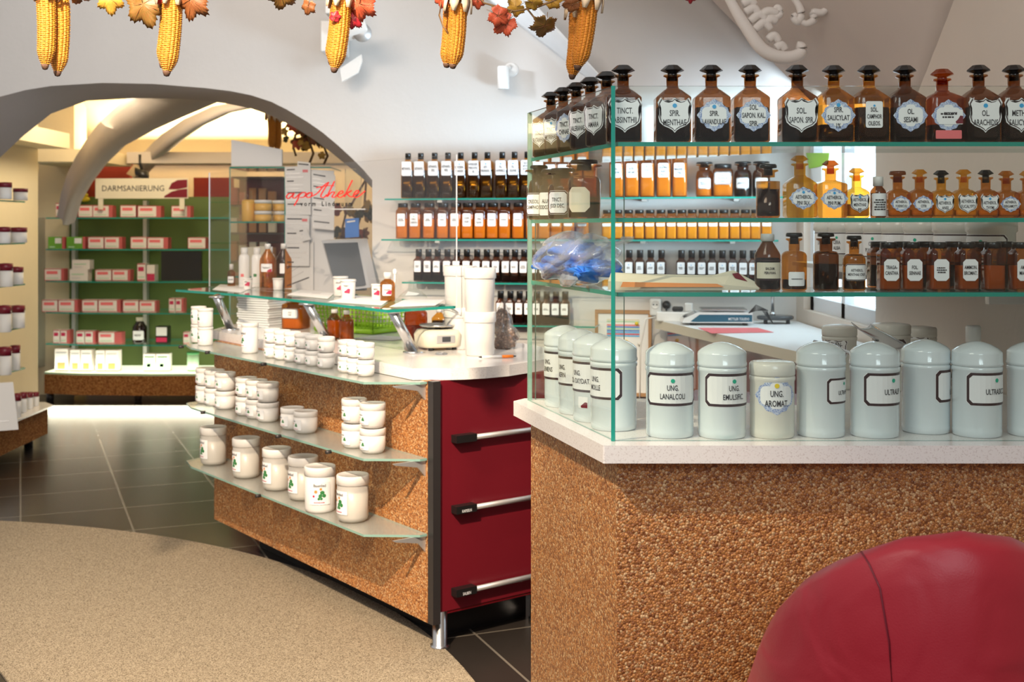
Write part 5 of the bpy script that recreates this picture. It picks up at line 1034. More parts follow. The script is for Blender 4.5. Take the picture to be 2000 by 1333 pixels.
paper('taped_list', [(608, 334), (655, 342), (652, 450), (610, 446)], TZ-.05, 'upper right typed list taped to the tower, slightly askew', 14, 'lists taped on the tower')
paper('taped_list', [(557, 420), (604, 421), (604, 520), (557, 520)], TZ-.04, 'middle list taped on the tower with pink highlight', 10, 'lists taped on the tower', hdr='coral')
paper('taped_list', [(582, 446), (598, 444), (607, 468), (590, 472)], TZ-.06, 'small slip of paper taped askew on the tower', 3, 'lists taped on the tower')
paper('taped_list', [(556, 520), (612, 470), (612, 590), (556, 590)], TZ-.02, 'lowest list taped on the tower behind the syrup bottles', 6, 'lists taped on the tower')
paper('taped_list', [(581, 315), (606, 318), (606, 332), (581, 332)], TZ-.02, 'small sheet sticking up over the top of the tower', 2, 'lists taped on the tower')
mb = MB(); q = [TP(556, 328), TP(652, 334), TP(652, 592), TP(556, 592)]; mb.add([v+V((0, .0, 0)) for v in q]+[v+V((0, .006, 0)) for v in q], [(3, 2, 1, 0), (4, 5, 6, 7), (0, 3, 7, 4), (0, 4, 5, 1), (1, 5, 6, 2), (2, 6, 7, 3)], 'flat_white'); o = mb.build('pin_board'); tag(o, 'white board behind the taped lists at the side of the display tower', 'board')
# leaflet rack with blue leaflet, glass pipe bottle
ra = empty('leaflet_rack', (TP(690, 0, 6.35)[0], 6.35, TP(0, 408, 6.35)[2]), 0, 'clear upright leaflet rack beside the bottle wall', 'rack')
MB().box((-.042, -.02, .004), (.042, .02, .21), 'clear').build('holder', ra); MB().box((-.11, -.05, -.006), (.07, .05, .0), None, None, ['shelf_glass', 'shelf_glass', 'alu', 'alu', 'shelf_glass', 'alu']).build('base_shelf', ra)
mb = MB(); a = [TP(674, 428, 6.4), TP(701, 426, 6.4), TP(701, 463, 6.4), TP(674, 465, 6.4)]
mb.add(a+[v+V((0, .01, 0)) for v in a], [(3, 2, 1, 0), (4, 5, 6, 7), (0, 1, 5, 4), (1, 2, 6, 5), (2, 3, 7, 6), (3, 0, 4, 7)], 'sky_blue'); mb.add([a[0]+V((.01, -.001, -.012)), a[1]+V((-.02, -.001, -.012)), a[1]+V((-.02, -.001, -.02)), a[0]+V((.01, -.001, -.02))], [(3, 2, 1, 0)], 'paper'); o = mb.build('blue_leaflet'); tag(o, 'blue leaflet with white text behind the acrylic screen', 'leaflet')
# dark shelf with goods deep in the back room behind the tower
dk2 = empty('dark_shelf', P(500, 600, 8.6), 0, 'dark wine coloured shelf in the back room seen through the display tower', 'shelf'); b0 = V(dk2.location); q0 = P(452, 345, 8.6); q1 = P(552, 620, 8.6)
MB().box((q0[0]-b0[0], .25, -b0[2]), (q1[0]-b0[0], .28, q0[2]-b0[2]), 'wine').build('back_panel', dk2)
for py in (345, 400, 455, 510, 565): z = P(0, py, 8.6)[2]-b0[2]; MB().box((q0[0]-b0[0], 0, z-.012), (q1[0]-b0[0], .25, z), 'dark_metal').build('shelf_board', dk2)
rr = random.Random(12)
for r_i, py in enumerate((400, 455, 510, 565)):
    for k in range(5):
        px = 459+18*k+rr.uniform(-2, 2); h = rr.uniform(.09, .14); z = P(0, py, 8.6)[2]+.001; m = rr.choice(('wood', 'paper_cream', 'box_pink', 'powder_dark'))
        o = MB().box((-.026, -.03, 0), (.026, .03, h), m).build('dim_package', None, {'bevel': .004}, ((px-1000)/F*8.7, 8.7, z)); tag(o, 'small dim package on the dark shelf seen through the display tower', 'package', 'dim packages on the dark shelf')
# ================================================================ GREEN SHELF UNIT IN THE BACK ROOM
GZ = 9.78
gu = empty('product_shelf_unit', (-3.0, 10.0, 0), 0, 'green backed wall shelf unit with glass shelves in the back room', 'shelf unit')
def gx(px, Z=GZ): return (px-1000)/F*Z
def gz(py, Z=GZ): return H+(HY-py)/F*Z
def gub(nm, mb): o = mb.build(nm, gu); o.matrix_parent_inverse = M4.Translation(gu.location).inverted(); return o
gub('back_panel', MB().box((gx(138, 10.35), 10.32, .26), (gx(520, 10.35), 10.36, gz(385, 10.35)), 'green_panel'))
gub('base', MB().prism([(gx(80), 9.85), (gx(160), 9.76), (gx(300), 9.72), (gx(540), 9.74), (gx(540), 10.36), (gx(80), 10.36)], .085, .245, 'pebble_resin_far'))
gub('lit_base_top', MB().prism([(gx(80), 9.85), (gx(160), 9.76), (gx(300), 9.72), (gx(540), 9.74), (gx(540), 10.32), (gx(80), 10.32)], .246, .262, 'lit_diffuser', 'pale_green'))
for px in (98, 270): gub('leg', MB().lathe([(.03, 0), (.03, .085)], 'dark_metal', 16, T=lambda p, px=px: p+V((gx(px, 9.95), 9.95, 0))))
for px in (75, 140, 280): gub('upright', MB().box((gx(px, 10.2)-.015, 10.24 if px > 75 else 9.9, .26), (gx(px, 10.2)+.015, 10.31, gz(392 if px > 75 else 425, 10.2)), 'alu'))
GS = []
for py in (424.5, 486.5, 549.5, 611, 673):
    z = gz(py); GS.append(z); gub('glass_shelf', MB().prism([(gx(80), 9.88), (gx(160), 9.79), (gx(300), 9.75), (gx(540), 9.77), (gx(540), 10.3), (gx(80), 10.3)], z-.012, z-.002, 'shelf_glass', 'teal_edge'))
GS.append(.2625)
ROWN = ('top', 'second', 'third', 'fourth', 'fifth', 'lit bottom')
cnt = [0]*6
def carton(px0, px1, py0, row, style='pink', end=0, Z=9.86, py1=None):
    z = GS[row] if py1 is None else gz(py1, Z); x0 = gx(px0, Z); x1 = gx(px1, Z); xe = gx(px1+end, Z); zt = gz(py0, Z); i = cnt[row]; cnt[row] += 1
    nm = {'pink': 'white and red medicine carton', 'green': 'green and red medicine carton', 'tall': 'small upright white carton', 'orange': 'pale carton with orange print', 'leaf': 'pale carton with green print', 'dark': 'black carton with wine red band', 'magenta': 'white carton with wine red lower half', 'plain': 'pale tea carton'}[style]
    root = empty('medicine_carton', (x0, Z, z), 0, f'{nm}, {ORD[i]} from left, {ROWN[row]} shelf, green unit', 'carton', 'cartons on the green shelf unit')
    w_ = max(.02, x1-x0-.004); h = zt-z; d = .10
    body = {'dark': 'black', 'green': 'box_green'}.get(style, 'box_white'); side = {'pink': 'box_pink', 'green': 'box_pink', 'dark': 'black'}.get(style, body)
    ex = max(0, (xe-x1))
    MB().box((0, 0, 0), (w_, d, h), body, None, [body, body, body, side, body, side]).build('carton_body', root)
    if ex > .01: MB().box((w_+.0005, -.0, 0), (w_+ex, d, h*.98), 'box_pink').build('red_end', root)
    mb = MB(); y = -.0015
    def r(a, b, c, e, m): mb.add([(w_*a, y, h*b), (w_*c, y, h*b), (w_*c, y, h*e), (w_*a, y, h*e)], [(0, 1, 2, 3)], m)
    if style in ('pink', 'tall'): r(.12, .55, .80, .80, 'magenta_ink' if style == 'tall' else 'coral'); r(.1, .18, .86, .24, 'pale_green'); r(0, 0, .03, 1, 'box_pink'); r(0, 0, 1, .06, 'box_pink'); r(0, .94, 1, 1, 'box_pink')
    elif style == 'green': r(.5, .45, .95, .9, 'paper'); r(.1, .1, .5, .2, 'pale_green')
    elif style == 'orange': r(.2, .12, .8, .40, 'orange_ink'); r(.1, .8, .9, .86, 'alu')
    elif style == 'leaf': r(.2, .2, .7, .55, 'pale_green'); r(.3, .28, .6, .45, 'green_ink'); r(.1, .8, .9, .86, 'green_ink')
    elif style == 'dark': r(.05, .45, .95, .95, 'paper'); r(.05, .08, .95, .35, 'magenta_ink')
    elif style == 'magenta': r(0, 0, 1, .45, 'magenta_ink')
    else: r(.1, .5, .8, .6, 'pale_green'); r(.1, .2, .6, .26, 'alu')
    mb.build('print', root)
for a in ((109, 124, 397, 0, 'tall'), (125, 140, 397, 0, 'pink', 8), (153, 181, 401, 0), (181, 213, 401, 0, 'pink', 7), (235, 266, 401, 0), (269, 306, 402, 0, 'pink', 9), (335, 366, 402, 0, 'pink', 7),
          (94, 122, 463, 1, 'green', 5), (130, 162, 463, 1, 'green', 5), (172, 203, 463, 1), (204, 233, 463, 1, 'pink', 6), (255, 287, 463, 1), (288, 320, 464, 1, 'pink', 9), (367, 402, 464, 1),
          (87, 120, 525, 2, 'pink', 5), (136, 172, 526, 2, 'plain'), (186, 218, 527, 2), (219, 250, 527, 2, 'pink', 5), (268, 285, 515, 2, 'tall'), (287, 303, 518, 2, 'magenta'),
          (82, 113, 586, 3), (114, 146, 586, 3, 'pink', 6), (160, 191, 586, 3), (192, 229, 586, 3, 'pink', 7), (240, 271, 587, 3), (272, 303, 588, 3, 'pink', 3), (330, 342, 583, 3, 'tall'), (343, 355, 583, 3, 'tall', 4),
          (104, 117, 645, 4, 'tall'), (118, 131, 645, 4, 'tall', 5), (149, 165, 647, 4, 'tall'), (166, 182, 647, 4, 'tall', 5), (192, 224, 649, 4, 'pink', 14), (304, 328, 638, 4, 'dark', 0), (358, 371, 649, 4, 'tall'),
          (107, 133, 682, 5, 'orange'), (137, 157, 684, 5, 'orange'), (158, 179, 684, 5, 'orange'), (187, 205, 685, 5, 'orange'), (206, 231, 685, 5, 'orange'), (280, 304, 692, 5, 'leaf'), (305, 330, 692, 5, 'leaf')): carton(*a)
cnt[2] = 7
carton(141, 176, 508, 2, 'plain', 0, 9.86, 526.3)
o = MB().box((gx(309), 9.86, GS[2]+.001), (gx(388), 9.90, gz(491, 9.86)), 'black').build('black_display'); tag(o, 'black rectangular sign panel on the third shelf of the green unit', 'panel')
vb = stand('syrup_bottle', 273, 9.92, GS[4], ([(.055, 0), (.058, .005), (.058, .13), (.03, .175), (.025, .18)], [(.03, .18), (.03, .21), (0, .21)]), ('liquid_dark', 'paper_cream'), 'dark round bottle with white label on the fifth shelf of the green unit', 'bottle', None, ('bottle_body', 'cap'))
place('label', label_mesh('rect', .10, .075, 2, .065, .0588, 0), vb)
stand('tea_tin', 377, 9.92, GS[5], ([(.045, 0), (.047, .003), (.047, .14)], [(.05, .141), (.05, .158), (0, .159)]), ('pale_green', 'green_ink'), 'pale tin with green lid at the right of the lit base shelf', 'tin', None, ('tin_body', 'lid'))
for k, px in enumerate((139, 163)):
    r = empty('yellow_duck', (gx(px, 10.25), 10.28, gz(394, 10.28)), 0, f'{("left", "right")[k]} small yellow ornament standing on top of the green unit', 'ornament', 'yellow ornaments on the green unit')
    mb = MB(); blob(mb, 0, 0, .022, .045, .025, .024, 'yellow', 8, .08, 10); mb.build('body', r); mb = MB(); blob(mb, -.012*(1-2*k), 0, .055, .018, .017, .018, 'yellow', 9, .05, 8); mb.build('head', r)
# sign
sg = empty('shelf_sign', (gx(275), 9.80, gz(388, 9.8)), rd(-3), 'cream sign reading DARMSANIERUNG above the green shelf unit', 'sign')
MB().box((-.385, 0, 0), (.385, .012, .165), 'paper_cream').build('board', sg)
mb = MB(); put_text(mb, 'DARMSANIERUNG', -.07, .085, .048, .53, 'ink', lambda p: V((p[0], -.002, p[2])), 0, .95, 0); mb.build('lettering', sg)
mb = MB(); mb.add([(.225, -.002, .075), (.30, -.002, .075), (.38, -.002, .09), (.38, -.002, .155), (.30, -.002, .15), (.25, -.002, .125)], [(0, 1, 2, 3, 4, 5)], 'lid_red'); mb.add([(.19, -.0022, .02), (.25, -.0022, .055), (.31, -.0022, .072), (.38, -.0022, .08), (.38, -.0022, .008), (.19, -.0022, .008)], [(0, 5, 4, 3, 2, 1)], 'lid_red'); mb.build('red_emblem', sg)
for px in (193, 355): MB().box((gx(px)-gx(275)-.02, .003, -.09), (gx(px)-gx(275)+.02, .009, 0), 'paper_cream').build('stand_foot', sg)
# ceiling spot in the back
r = empty('ceiling_spotlight', P(278, 340, 9.9), 0, 'black spotlight under the plaster ledge left of the sign', 'spotlight'); mb = MB()
mb.lathe([(.035, -.06), (.04, .05), (.0, .055)], 'black', 18, T=lambda p: V((p[2]*.9, -.0+p[1], p[0]*1.0+p[2]*-.4))); mb.build('lamp_head', r); MB().tube([(0, 0, .02), (-.02, 0, .09), (-.02, 0, .16)], .012, 'black').build('arm', r)
# ================================================================ LEFT SHELF UNIT
lu = empty('side_shelf_unit', (-3.35, 7.4, 0), 0, 'shelf unit with pebble resin base and glass shelves at the left edge', 'shelf unit')
def lub(nm, mb): o = mb.build(nm, lu); o.matrix_parent_inverse = M4.Translation(lu.location).inverted(); return o
lub('base', MB().prism([(-3.58, 6.5), (-3.06, 6.5), (-3.10, 8.0), (-3.2, 8.12), (-3.58, 8.12)], .075, .25, 'pebble_resin_far')); lub('base_top', MB().prism([(-3.58, 6.48), (-3.03, 6.48), (-3.07, 8.02), (-3.18, 8.16), (-3.58, 8.16)], .251, .262, 'quartz'))
for y in (6.9, 7.93): lub('leg', MB().lathe([(.028, 0), (.028, .075)], 'dark_metal', 16, T=lambda p, y=y: p+V((-3.2, y, 0))))
LZ = []
for py in (393, 473.5, 553, 636, 716):
    z = H+(HY-py)/F*7.8; LZ.append(z); lub('glass_shelf', MB().prism([(-3.58, 6.5), (-3.18, 6.5), (-3.15, 7.75), (-3.25, 7.86), (-3.58, 7.86)], z-.011, z-.002, 'shelf_glass', 'teal_edge'))
lub('back_panel', MB().box((-3.598, 6.5, .26), (-3.575, 7.9, 2.0), 'beige_wall'))
def redjar(px, py0, row, Z, i, w_):
    z = LZ[row] if row < 5 else .2625; x = (px-1000)/F*Z; h = H+(HY-py0)/F*Z-z; r_ = w_/2/F*Z
    stand('red_lid_jar', px, Z, z, ([(r_*.95, 0), (r_, .003), (r_, h*.68)], [(r_*1.03, h*.68), (r_*1.03, h*.98), (0, h)]), ('paper', 'lid_red'), f'red lidded jar, {ROWN[row] if row < 5 else "base"} shelf of the left edge unit, {ORD[i]} from left', 'jar', 'red lidded jars on the left shelf unit', ('jar_body', 'lid'))
for row, js in enumerate((((10, 356, 7.25, 25), (40, 368, 7.6, 27)), ((8, 443, 7.25, 24), (37, 444, 7.55, 30)), ((12, 514, 7.3, 25), (34, 521, 7.6, 22)), ((9, 596, 7.3, 25), (36, 596, 7.6, 24)), ((10, 677, 7.35, 24), (30, 674, 7.6, 18)), ((20, 771, 7.35, 15), (34, 768, 7.5, 14), (46, 766, 7.7, 13), (58, 766, 7.85, 13), (70, 766, 7.98, 12)))):
    for i, (px, py0, Z, w_) in enumerate(js): redjar(px, py0, row, Z, i, w_)
br = empty('leaning_brochure', (-2.98, 7.0, .2625), .5, 'white brochure leaning on the base of the left edge shelf unit', 'brochure')
MB().add([(-.09, 0, 0), (.09, 0, 0), (.07, .09, .27), (-.09, .09, .27), (-.09, .008, 0), (.09, .008, 0), (.07, .098, .27), (-.09, .098, .27)], [(0, 1, 2, 3), (7, 6, 5, 4), (0, 4, 5, 1), (1, 5, 6, 2), (2, 6, 7, 3), (3, 7, 4, 0)], 'paper').build('card', br)
MB().box((-.03, -.002, .05), (.04, .0, .056), 'alu', T=lambda p: V((p[0], p[1]+p[2]*.33-.001, p[2]))).build('print', br)
# ================================================================ GARLAND: corn cobs, husks, leaves, twigs
CG = 2.9
def cob_mesh(seed=1):
    rr = random.Random(seed); nk = 15; rows = 42; mb = MB(); n = nk*5; m = rows*4; Lc = .205; R = .0245; vs = []; fs = []
    for j in range(m+1):
        t = j/m; z = -Lc*t; rb = R*(1-.10*t-.62*max(0, (t-.78)/.22)**1.8)*(.90+.10*min(1, t*10))
        for i in range(n):
            a = 2*PI*(i+.5*math.sin(4*t))/n
            k = min(1, abs(math.sin(PI*i/5))**.5*1.1)*abs(math.sin(PI*j/4))**.4
            r_ = rb-.0046+.0048*k+.0004*math.sin(j*.9+i//5*2.3); vs.append((r_*math.cos(a)+.004*math.sin(3*t), r_*math.sin(a), z))
    gp = []
    for j in range(m):
        for i in range(n): (gp if i % 5 == 4 or j % 4 == 3 else fs).append((j*n+i, (j+1)*n+i, (j+1)*n+(i+1) % n, j*n+(i+1) % n))
    fs.append(tuple(range(n))); mb.add(vs, fs, 'corn', True); o_ = len(mb.f)
    mi = mb.idx('corn_gap'); mb.f += [list(g) for g in gp]; mb.mi += [mi]*len(gp); mb.sm += [True]*len(gp)
    return mb.mesh('kernels')
MATS['corn'].node_tree  # colour by pointiness of kernels: darker between them
def cornmat():
    m = MATS['corn']; n, l = m.node_tree.nodes, m.node_tree.links; b = n['Principled BSDF']
    t = tex(n, 'ShaderNodeTexVoronoi', 210); coord(n, l, t); r = ramp(n, [(.0, (.74, .33, .035)), (1, (.56, .20, .015))]); wn = n.new('ShaderNodeTexWhiteNoise'); l.new(t.outputs['Position'], wn.inputs['Vector']); l.new(wn.outputs[0], r.inputs[0]); l.new(r.outputs[0], b.inputs['Base Color'])
cornmat()
tipm = MB().lathe([(.0, -.214), (.006, -.212), (.0095, -.203), (.0095, -.198)], 'corn_tip', 12).mesh('tip')
def husk_mesh():
    mb = MB()
    for k in range(7):
        a = k*.9; g = []
        for j in range(6):
            t = j/5; w_ = .016*math.sin(PI*(.2+.7*t)); r_ = .012+.022*math.sin(PI*t*.55); z = .10-.13*t; c = V((r_*math.cos(a), r_*math.sin(a), z)); s = V((-math.sin(a), math.cos(a), 0))*w_; g.append([c-s, c+V((math.cos(a), math.sin(a), 0))*.004, c+s])
        mb.sheet(g, 'husk')
    return mb.mesh('husk')
for i, (xt, yt, xb, yb, Z, t, hk) in enumerate(((88, -22, 88, 137, CG, 'left cob of the leftmost pair hanging from the garland', 0), (117, -2, 112, 150, CG+.05, 'right cob of the leftmost pair hanging from the garland', 0), (337, -10, 325, 150, CG, 'thick cob hanging between two brown leaves left of centre', 0), (333, -14, 317, 134, CG+.055, 'cob mostly hidden behind the thick one between brown leaves', 0),
     (668, -4, 652, 143, CG, 'tilted cob hanging in front of the white wall lamp', 0), (665, 2, 647, 128, CG+.05, 'cob peeking out behind the tilted one by the wall lamp', 0), (894, 8, 884, 135, CG, 'cob with pale husk hanging right of the pink leaf', 1), (884, 10, 872, 133, CG+.05, 'pale cob behind the one with the husk', 0), (1149, 2, 1127, 138, CG, 'front cob of the pair above the display case corner', 1), (1129, 20, 1117, 156, CG+.05, 'rear lower cob of the pair above the display case corner', 1))):
    a = P(xt, yt, Z); b = P(xb, yb, Z); root = empty('corn_cob', a, 0, 'dried yellow corn, '+t, 'corn', 'corn cobs of the garland'); d = b-a
    s = d.length/.214; root.rotation_euler = V((0, 0, -1)).rotation_difference(d).to_euler(); root.scale = (.95+.04*(i % 3),)*2+(s,)
    place('kernels', cached('cob', cob_mesh), root); place('tip', tipm, root)
    if hk or i in (0, 2, 4): place('husk', cached('husk', husk_mesh), root, {'solid': .0008})
def leaf_mesh(name, m, seed):
    rr = random.Random(seed); lobes = [(90, 1.0), (32, .90), (148, .90), (-30, .78), (210, .78)]; pts = []
    N_ = 90
    for i in range(N_):
        a = 360*i/N_-90; r_ = .66
        for la, ll in lobes:
            dd = abs((a-la+180) % 360-180); r_ = max(r_, ll*max(0, 1-(dd/60)**1.5))
        da = abs((a+90+180) % 360-180)
        if da < 14: r_ *= .45+.55*da/14
        r_ *= 1+.07*(1 if i % 3 == 0 else -.4)+rr.uniform(-.03, .03); pts.append((r_*math.cos(rd(a)), r_*math.sin(rd(a))))
    mb = MB(); vs = [(0, 0, 0)]; 
    for f in (.35, .7, 1.0): vs += [(x*f, y*f, 0) for x, y in pts]
    bend = rr.uniform(.2, .45)
    vs = [(x, y, -bend*(x*x)-.25*y*y*rr.choice((1,))+.05*math.sin(7*x+seed)+.04*math.sin(8*y)) for x, y, _ in vs]
    fs = [(0, 1+i, 1+(i+1) % N_) for i in range(N_)]
    for k in (0, 1): fs += [(1+k*N_+i, 1+(k+1)*N_+i, 1+(k+1)*N_+(i+1) % N_, 1+k*N_+(i+1) % N_) for i in range(N_)]
    mb.add(vs, fs, m, True); return mb.mesh('blade')
def vein_mesh():
    mb = MB(); 
    for la, ll in ((90, .9), (38, .7), (142, .7), (-18, .45), (198, .45)): mb.tube([(ll*f*math.cos(rd(la)), ll*f*math.sin(rd(la)), -.33*(ll*f*math.cos(rd(la)))**2-.25*(ll*f*math.sin(rd(la)))**2+.025) for f in (0, .33, .66, 1)], [.018, .014, .01, .005], 'leaf_bronze', 5)
    mb.tube([(0, 0, .02), (.02, -.5, .03), (.1, -.9, -.05)], .02, 'twig', 5); return mb.mesh('stem')
for i, (px, py, s, m, rot, tx, t) in enumerate(((150, -14, 34, 'leaf_bronze', 200, .9, 'narrow brown leaf edge beside the leftmost cobs'), (215, -2, 32, 'leaf_gold', 175, .2, 'yellow orange leaf left of the large brown leaf'), (280, 8, 48, 'leaf_olive', 165, .1, 'large olive brown leaf left of the thick cob'), (374, -2, 44, 'leaf_bronze', 200, .2, 'brown red leaf right of the thick cob'),
    (318, -12, 26, 'leaf_crimson', 150, .3, 'crimson leaf behind the thick cob'), (552, -12, 36, 'leaf_olive', 190, .5, 'brown leaf at the top edge left of the wall lamp'), (602, 12, 19, 'leaf_bronze', 200, .3, 'small reddish brown leaf beside the wall lamp'), (703, 8, 40, 'leaf_red', 195, .5, 'red leaf right of the tilted cob'), (690, 38, 22, 'leaf_crimson', 130, .2, 'crimson leaf behind the tilted cob'), (654, 34, 14, 'leaf_crimson', 20, .2, 'tiny crimson leaf left of the tilted cob'),
    (862, -2, 19, 'leaf_red', 190, .3, 'pink red leaf left of the husked cob'), (933, 2, 18, 'leaf_red', 180, .4, 'red leaf right of the husked cob'), (972, 30, 27, 'leaf_red', 120, .2, 'red leaf behind the larger orange one'), (988, 44, 30, 'leaf_red', 230, .1, 'large orange red leaf hanging in the middle of the vine'), (1008, 14, 24, 'leaf_gold', 250, .4, 'gold leaf on the vine right of the red leaves'), (1040, 4, 22, 'leaf_gold', 100, .6, 'golden green leaf near the top of the vine'),
    (1064, 50, 34, 'leaf_olive', 185, .9, 'wide olive gold leaf hanging left of the corn pair'), (1078, 2, 22, 'leaf_gold', 80, .3, 'small yellow leaf at the top left of the corn pair'), (1118, 8, 22, 'leaf_bronze', 260, .5, 'brown curled leaf touching the corn pair'), (897, -14, 18, 'leaf_bronze', 180, .3, 'brown leaf behind the husk'), (1350, -6, 14, 'leaf_crimson', 180, .3, 'tiny crimson leaf tip at the top edge above the bottles'))):
    root = empty('vine_leaf', P(px, py, CG-.03+.02*(i % 3)), 0, t, 'leaf', 'vine leaves of the garland'); k = s/F*CG
    root.scale = (k, k, k); root.rotation_euler = (PI/2-tx*.8, rd(rot), 0.25*math.sin(i*2.1)); root.rotation_mode = 'XYZ'
    root.rotation_euler = (M4.Rotation(.3*math.sin(i*1.7), 4, 'Z') @ M4.Rotation(tx*.9, 4, 'X') @ M4.Rotation(rd(rot), 4, 'Y') @ M4.Rotation(PI/2, 4, 'X')).to_euler()
    place('blade', leaf_mesh('blade', m, i), root, {'solid': .02}); place('stem', cached('vein', vein_mesh), root)
mb = MB()
tw_ = []
for px in range(-60, 1420, 40): tw_.append(P(px, -26+10*math.sin(px*.021)+6*math.sin(px*.07), CG+.02*math.sin(px*.05)))
mb.tube(tw_, .004, 'twig', 6)
for pts in (((925, -20), (945, 6), (975, 14), (1005, 22), (1050, 14), (1100, -6)), ((1030, 18), (1048, 40), (1056, 38)), ((1000, 20), (990, 36), (988, 44)), ((960, 10), (968, 22)), ((1100, 0), (1118, 6), (1140, -6)), ((862, 0), (858, 30), (866, 52), (876, 66))):
    mb.tube([P(x, y, CG-.005) for x, y in pts], .0024, 'twig', 5)
o = mb.build('garland_vine'); tag(o, 'thin brown twig of the autumn garland along the top of the photo', 'garland')
rr = random.Random(9)
for i in range(22):
    px = rr.uniform(645, 722); py = rr.uniform(395, 560); root = empty('vine_leaf', P(px, py, 7.3+rr.uniform(-.08, .08)), 0, 'autumn leaf decoration in the glass vitrine behind the till monitor', 'leaf', 'autumn leaves behind the till monitor'); k = rr.uniform(.04, .065); root.scale = (k,)*3
    root.rotation_euler = (PI/2+rr.uniform(-.5, .5), rr.uniform(0, 6), rr.uniform(-.6, .6)); m = ('leaf_bronze', 'leaf_gold', 'leaf_dark', 'leaf_red')[i % 4]; place('blade', cached(('dl', m), lambda: leaf_mesh('blade', m, 5)), root, {'solid': .03})
mb = MB()
for pts in (((650, 560), (660, 480), (675, 420), (715, 350)), ((700, 560), (690, 470), (712, 400), (716, 340)), ((665, 560), (690, 520), (716, 480))): mb.tube([P(x, y, 7.3) for x, y in pts], .007, 'twig', 6)
o = mb.build('twig_bunch'); tag(o, 'bunch of brown twigs with autumn leaves behind the till monitor', 'twigs')
# garland seen through the arch
mb = MB(); c0 = 7.6
for px, py, z_ in ((530, 258, 0), (541, 262, .03)):
    r = empty('corn_cob', P(px, py-32, c0+z_), 0, f'distant dried cob under the arch, {("left", "right")[px > 535]} one of the pair', 'corn', 'distant corn cobs'); r.scale = (1.15, 1.15, 1.15*.9); place('kernels', cached('cob', cob_mesh), r); place('tip', tipm, r); place('husk', cached('husk', husk_mesh), r, {'solid': .0008})
rr = random.Random(3)
for i in range(26):
    t = i/25; px = 560+72*t+rr.uniform(-12, 14); py = 238+34*t+rr.uniform(-4, 40)*(1 if px < 640 else .5); m = ('leaf_gold', 'leaf_red', 'leaf_gold', 'leaf_dark', 'leaf_bronze')[i % 5]
    root = empty('vine_leaf', P(px, py, c0-.1+rr.uniform(-.05, .05)), 0, 'autumn leaf of the distant garland under the right side of the arch', 'leaf', 'distant garland leaves'); k = rr.uniform(.025, .045); root.scale = (k,)*3
    root.rotation_euler = (PI/2+rr.uniform(-.5, .5), rr.uniform(0, 6), rr.uniform(-.6, .6)); place('blade', cached(('dl', m), lambda: leaf_mesh('blade', m, 5)), root, {'solid': .03})
mb = MB()
for pts in (((535, 222), (570, 240), (610, 258), (650, 285)), ((600, 262), (612, 300), (600, 330)), ((632, 285), (640, 305), (632, 322)), ((577, 262), (573, 290), (578, 305))): mb.tube([P(x, y, c0-.1) for x, y in pts], .008, 'twig', 6)
o = mb.build('garland_vine'); tag(o, 'brown twigs of the distant garland under the right side of the arch', 'garland')
# ================================================================ WALL LAMP AND SENSOR
wl = empty('wall_lamp', P(650, 60, 5.8), 0, 'white wall mounted spotlight with cylinder head behind the tilted cob', 'lamp')
MB().box((-.06, .0, -.10), (.05, .22, .05), 'white_plastic').build('driver_box', wl, {'bevel': .005}); MB().box((-.035, -.02, .08), (.06, .2, .20), 'white_plastic').build('bracket', wl, {'bevel': .005})
mb = MB().lathe([(.04, -.08), (.05, -.06), (.05, .06), (.045, .07)], 'white_plastic', 24, T=lambda p: V((p[2]*.85+.11-p[0]*.3, p[1]-.03, p[0]*.85+p[2]*.25-.0))); mb.build('lamp_head', wl)
MB().lathe([(.045, -.005), (.045, .005), (.036, .006), (.036, -.004)], 'alu', 20, T=lambda p: V((p[0]+.15, p[2]-.06, p[1]-.02))).build('lens_ring', wl)
q = MB().add([V((.02, .1, -.17)), V((.125, .1, -.10)), V((.13, .1, -.13)), V((.11, .1, -.19)), V((.03, .1, -.235))], [(4, 3, 2, 1, 0)], 'white_plastic').build('shade', wl, {'solid': .02})
ms = empty('motion_sensor', onW(983, 152, .06), rd(-6), 'white motion sensor on a ball bracket on the bottle wall', 'sensor')
MB().lathe([(.026, -.055), (.028, -.05), (.028, .05), (.025, .055), (0, .056)], 'white_gloss', 24, 3.2).build('housing', ms); MB().box((-.016, -.031, -.035), (.016, -.024, -.008), 'paper').build('lens', ms, {'bevel': .003})
MB().tube([(.012, .02, .045), (.03, .05, .06)], .011, 'white_gloss', 12).lathe([(.036, 0), (.036, .01), (.028, .014)], 'white_gloss', 24, T=lambda p: V((p[0]+.033, .062-p[2], p[1]+.045))).build('ball_mount', ms)
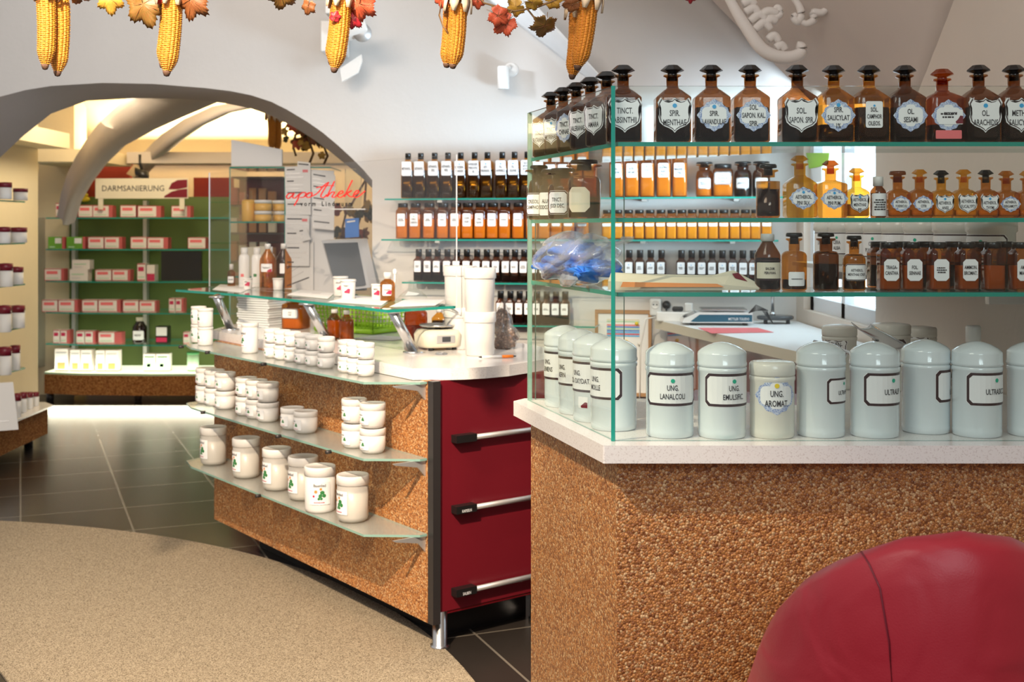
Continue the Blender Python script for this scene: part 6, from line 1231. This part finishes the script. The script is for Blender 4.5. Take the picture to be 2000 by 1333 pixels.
# ================================================================ RED TUB CHAIR
ch = empty('tub_chair', (.700, 2.14, 0), rd(0), 'red leather rounded tub chair with its back to the viewer', 'chair')
def chair():
    g = []; NA = 48
    TF = ((0, .978), (.34, .964), (.56, .938), (.77, .908), (.98, .870), (1.18, .818), (1.37, .745), (1.53, .68), (1.75, .62), (2.1, .60))
    def top(f):
        f = abs(f)
        for (a, za), (b, zb) in zip(TF, TF[1:]):
            if a <= f <= b: return za+(zb-za)*(f-a)/(b-a)
        return .60
    for j in range(13):
        row = []
        for i in range(NA+1):
            f = -2.0+4.0*i/NA; zt = top(f); R = .285
            seq = [(1.00-.06*(.0), .34), (1.015, .45), (1.02, .56), (1.0, .72), (.985, .84), (.965, .93), (.93, .978), (.86, 1.0), (.79, .975), (.755, .90), (.75, .75), (.76, .55), (.76, .42)]
            k, h = seq[j]; z = .34+(zt-.34)*max(0, (h-.34)/.66); r_ = R*k
            if f > 0: pass
            row.append(V((r_*1.03*math.sin(f), -r_*1.12*math.cos(f)+(.10 if abs(f) > 1.5 else 0)*0, z+.004*math.sin(f*9)*(1 if 2 < j < 6 else 0))))
        g.append(row)
    return g
g = chair(); mb = MB(); mb.sheet([r[::-1] for r in g], 'red_leather'); 
for side in (0, -1): 
    ring = [r[side] for r in g]; mb.add(ring, [tuple(range(len(ring)))[::(1 if side else -1)]], 'red_leather')
mb.build('backrest', ch)
mb = MB()
for ii in ((19, 19, 19.2, 19.3, 19, 18.4, 17.6, 16.8, 16.2), (31, 31, 31, 31, 31, 31.3, 31.8, 32.4, 33)):
    mb = MB(); mb.tube([g[j][int(i)]*(1-i % 1)+g[j][int(i)+1]*(i % 1)+V((0, -.0010, .0005)) for j, i in enumerate(ii)], .0015, 'lid_red', 6); mb.build('seam', ch)
MB().lathe([(.20, .30), (.215, .32), (.215, .42), (.19, .45), (.0, .455)], 'red_leather', 36, 2.6).build('seat', ch); MB().lathe([(.27, .26), (.285, .28), (.288, .345), (.27, .35)], 'red_leather', 40).build('frame', ch)
for a in (45, 135, 225, 315): MB().tube([(.2*math.cos(rd(a)), .2*math.sin(rd(a)), .28), (.22*math.cos(rd(a)), .22*math.sin(rd(a)), 0)], [.02, .014], 'wood', 12).build('leg', ch)
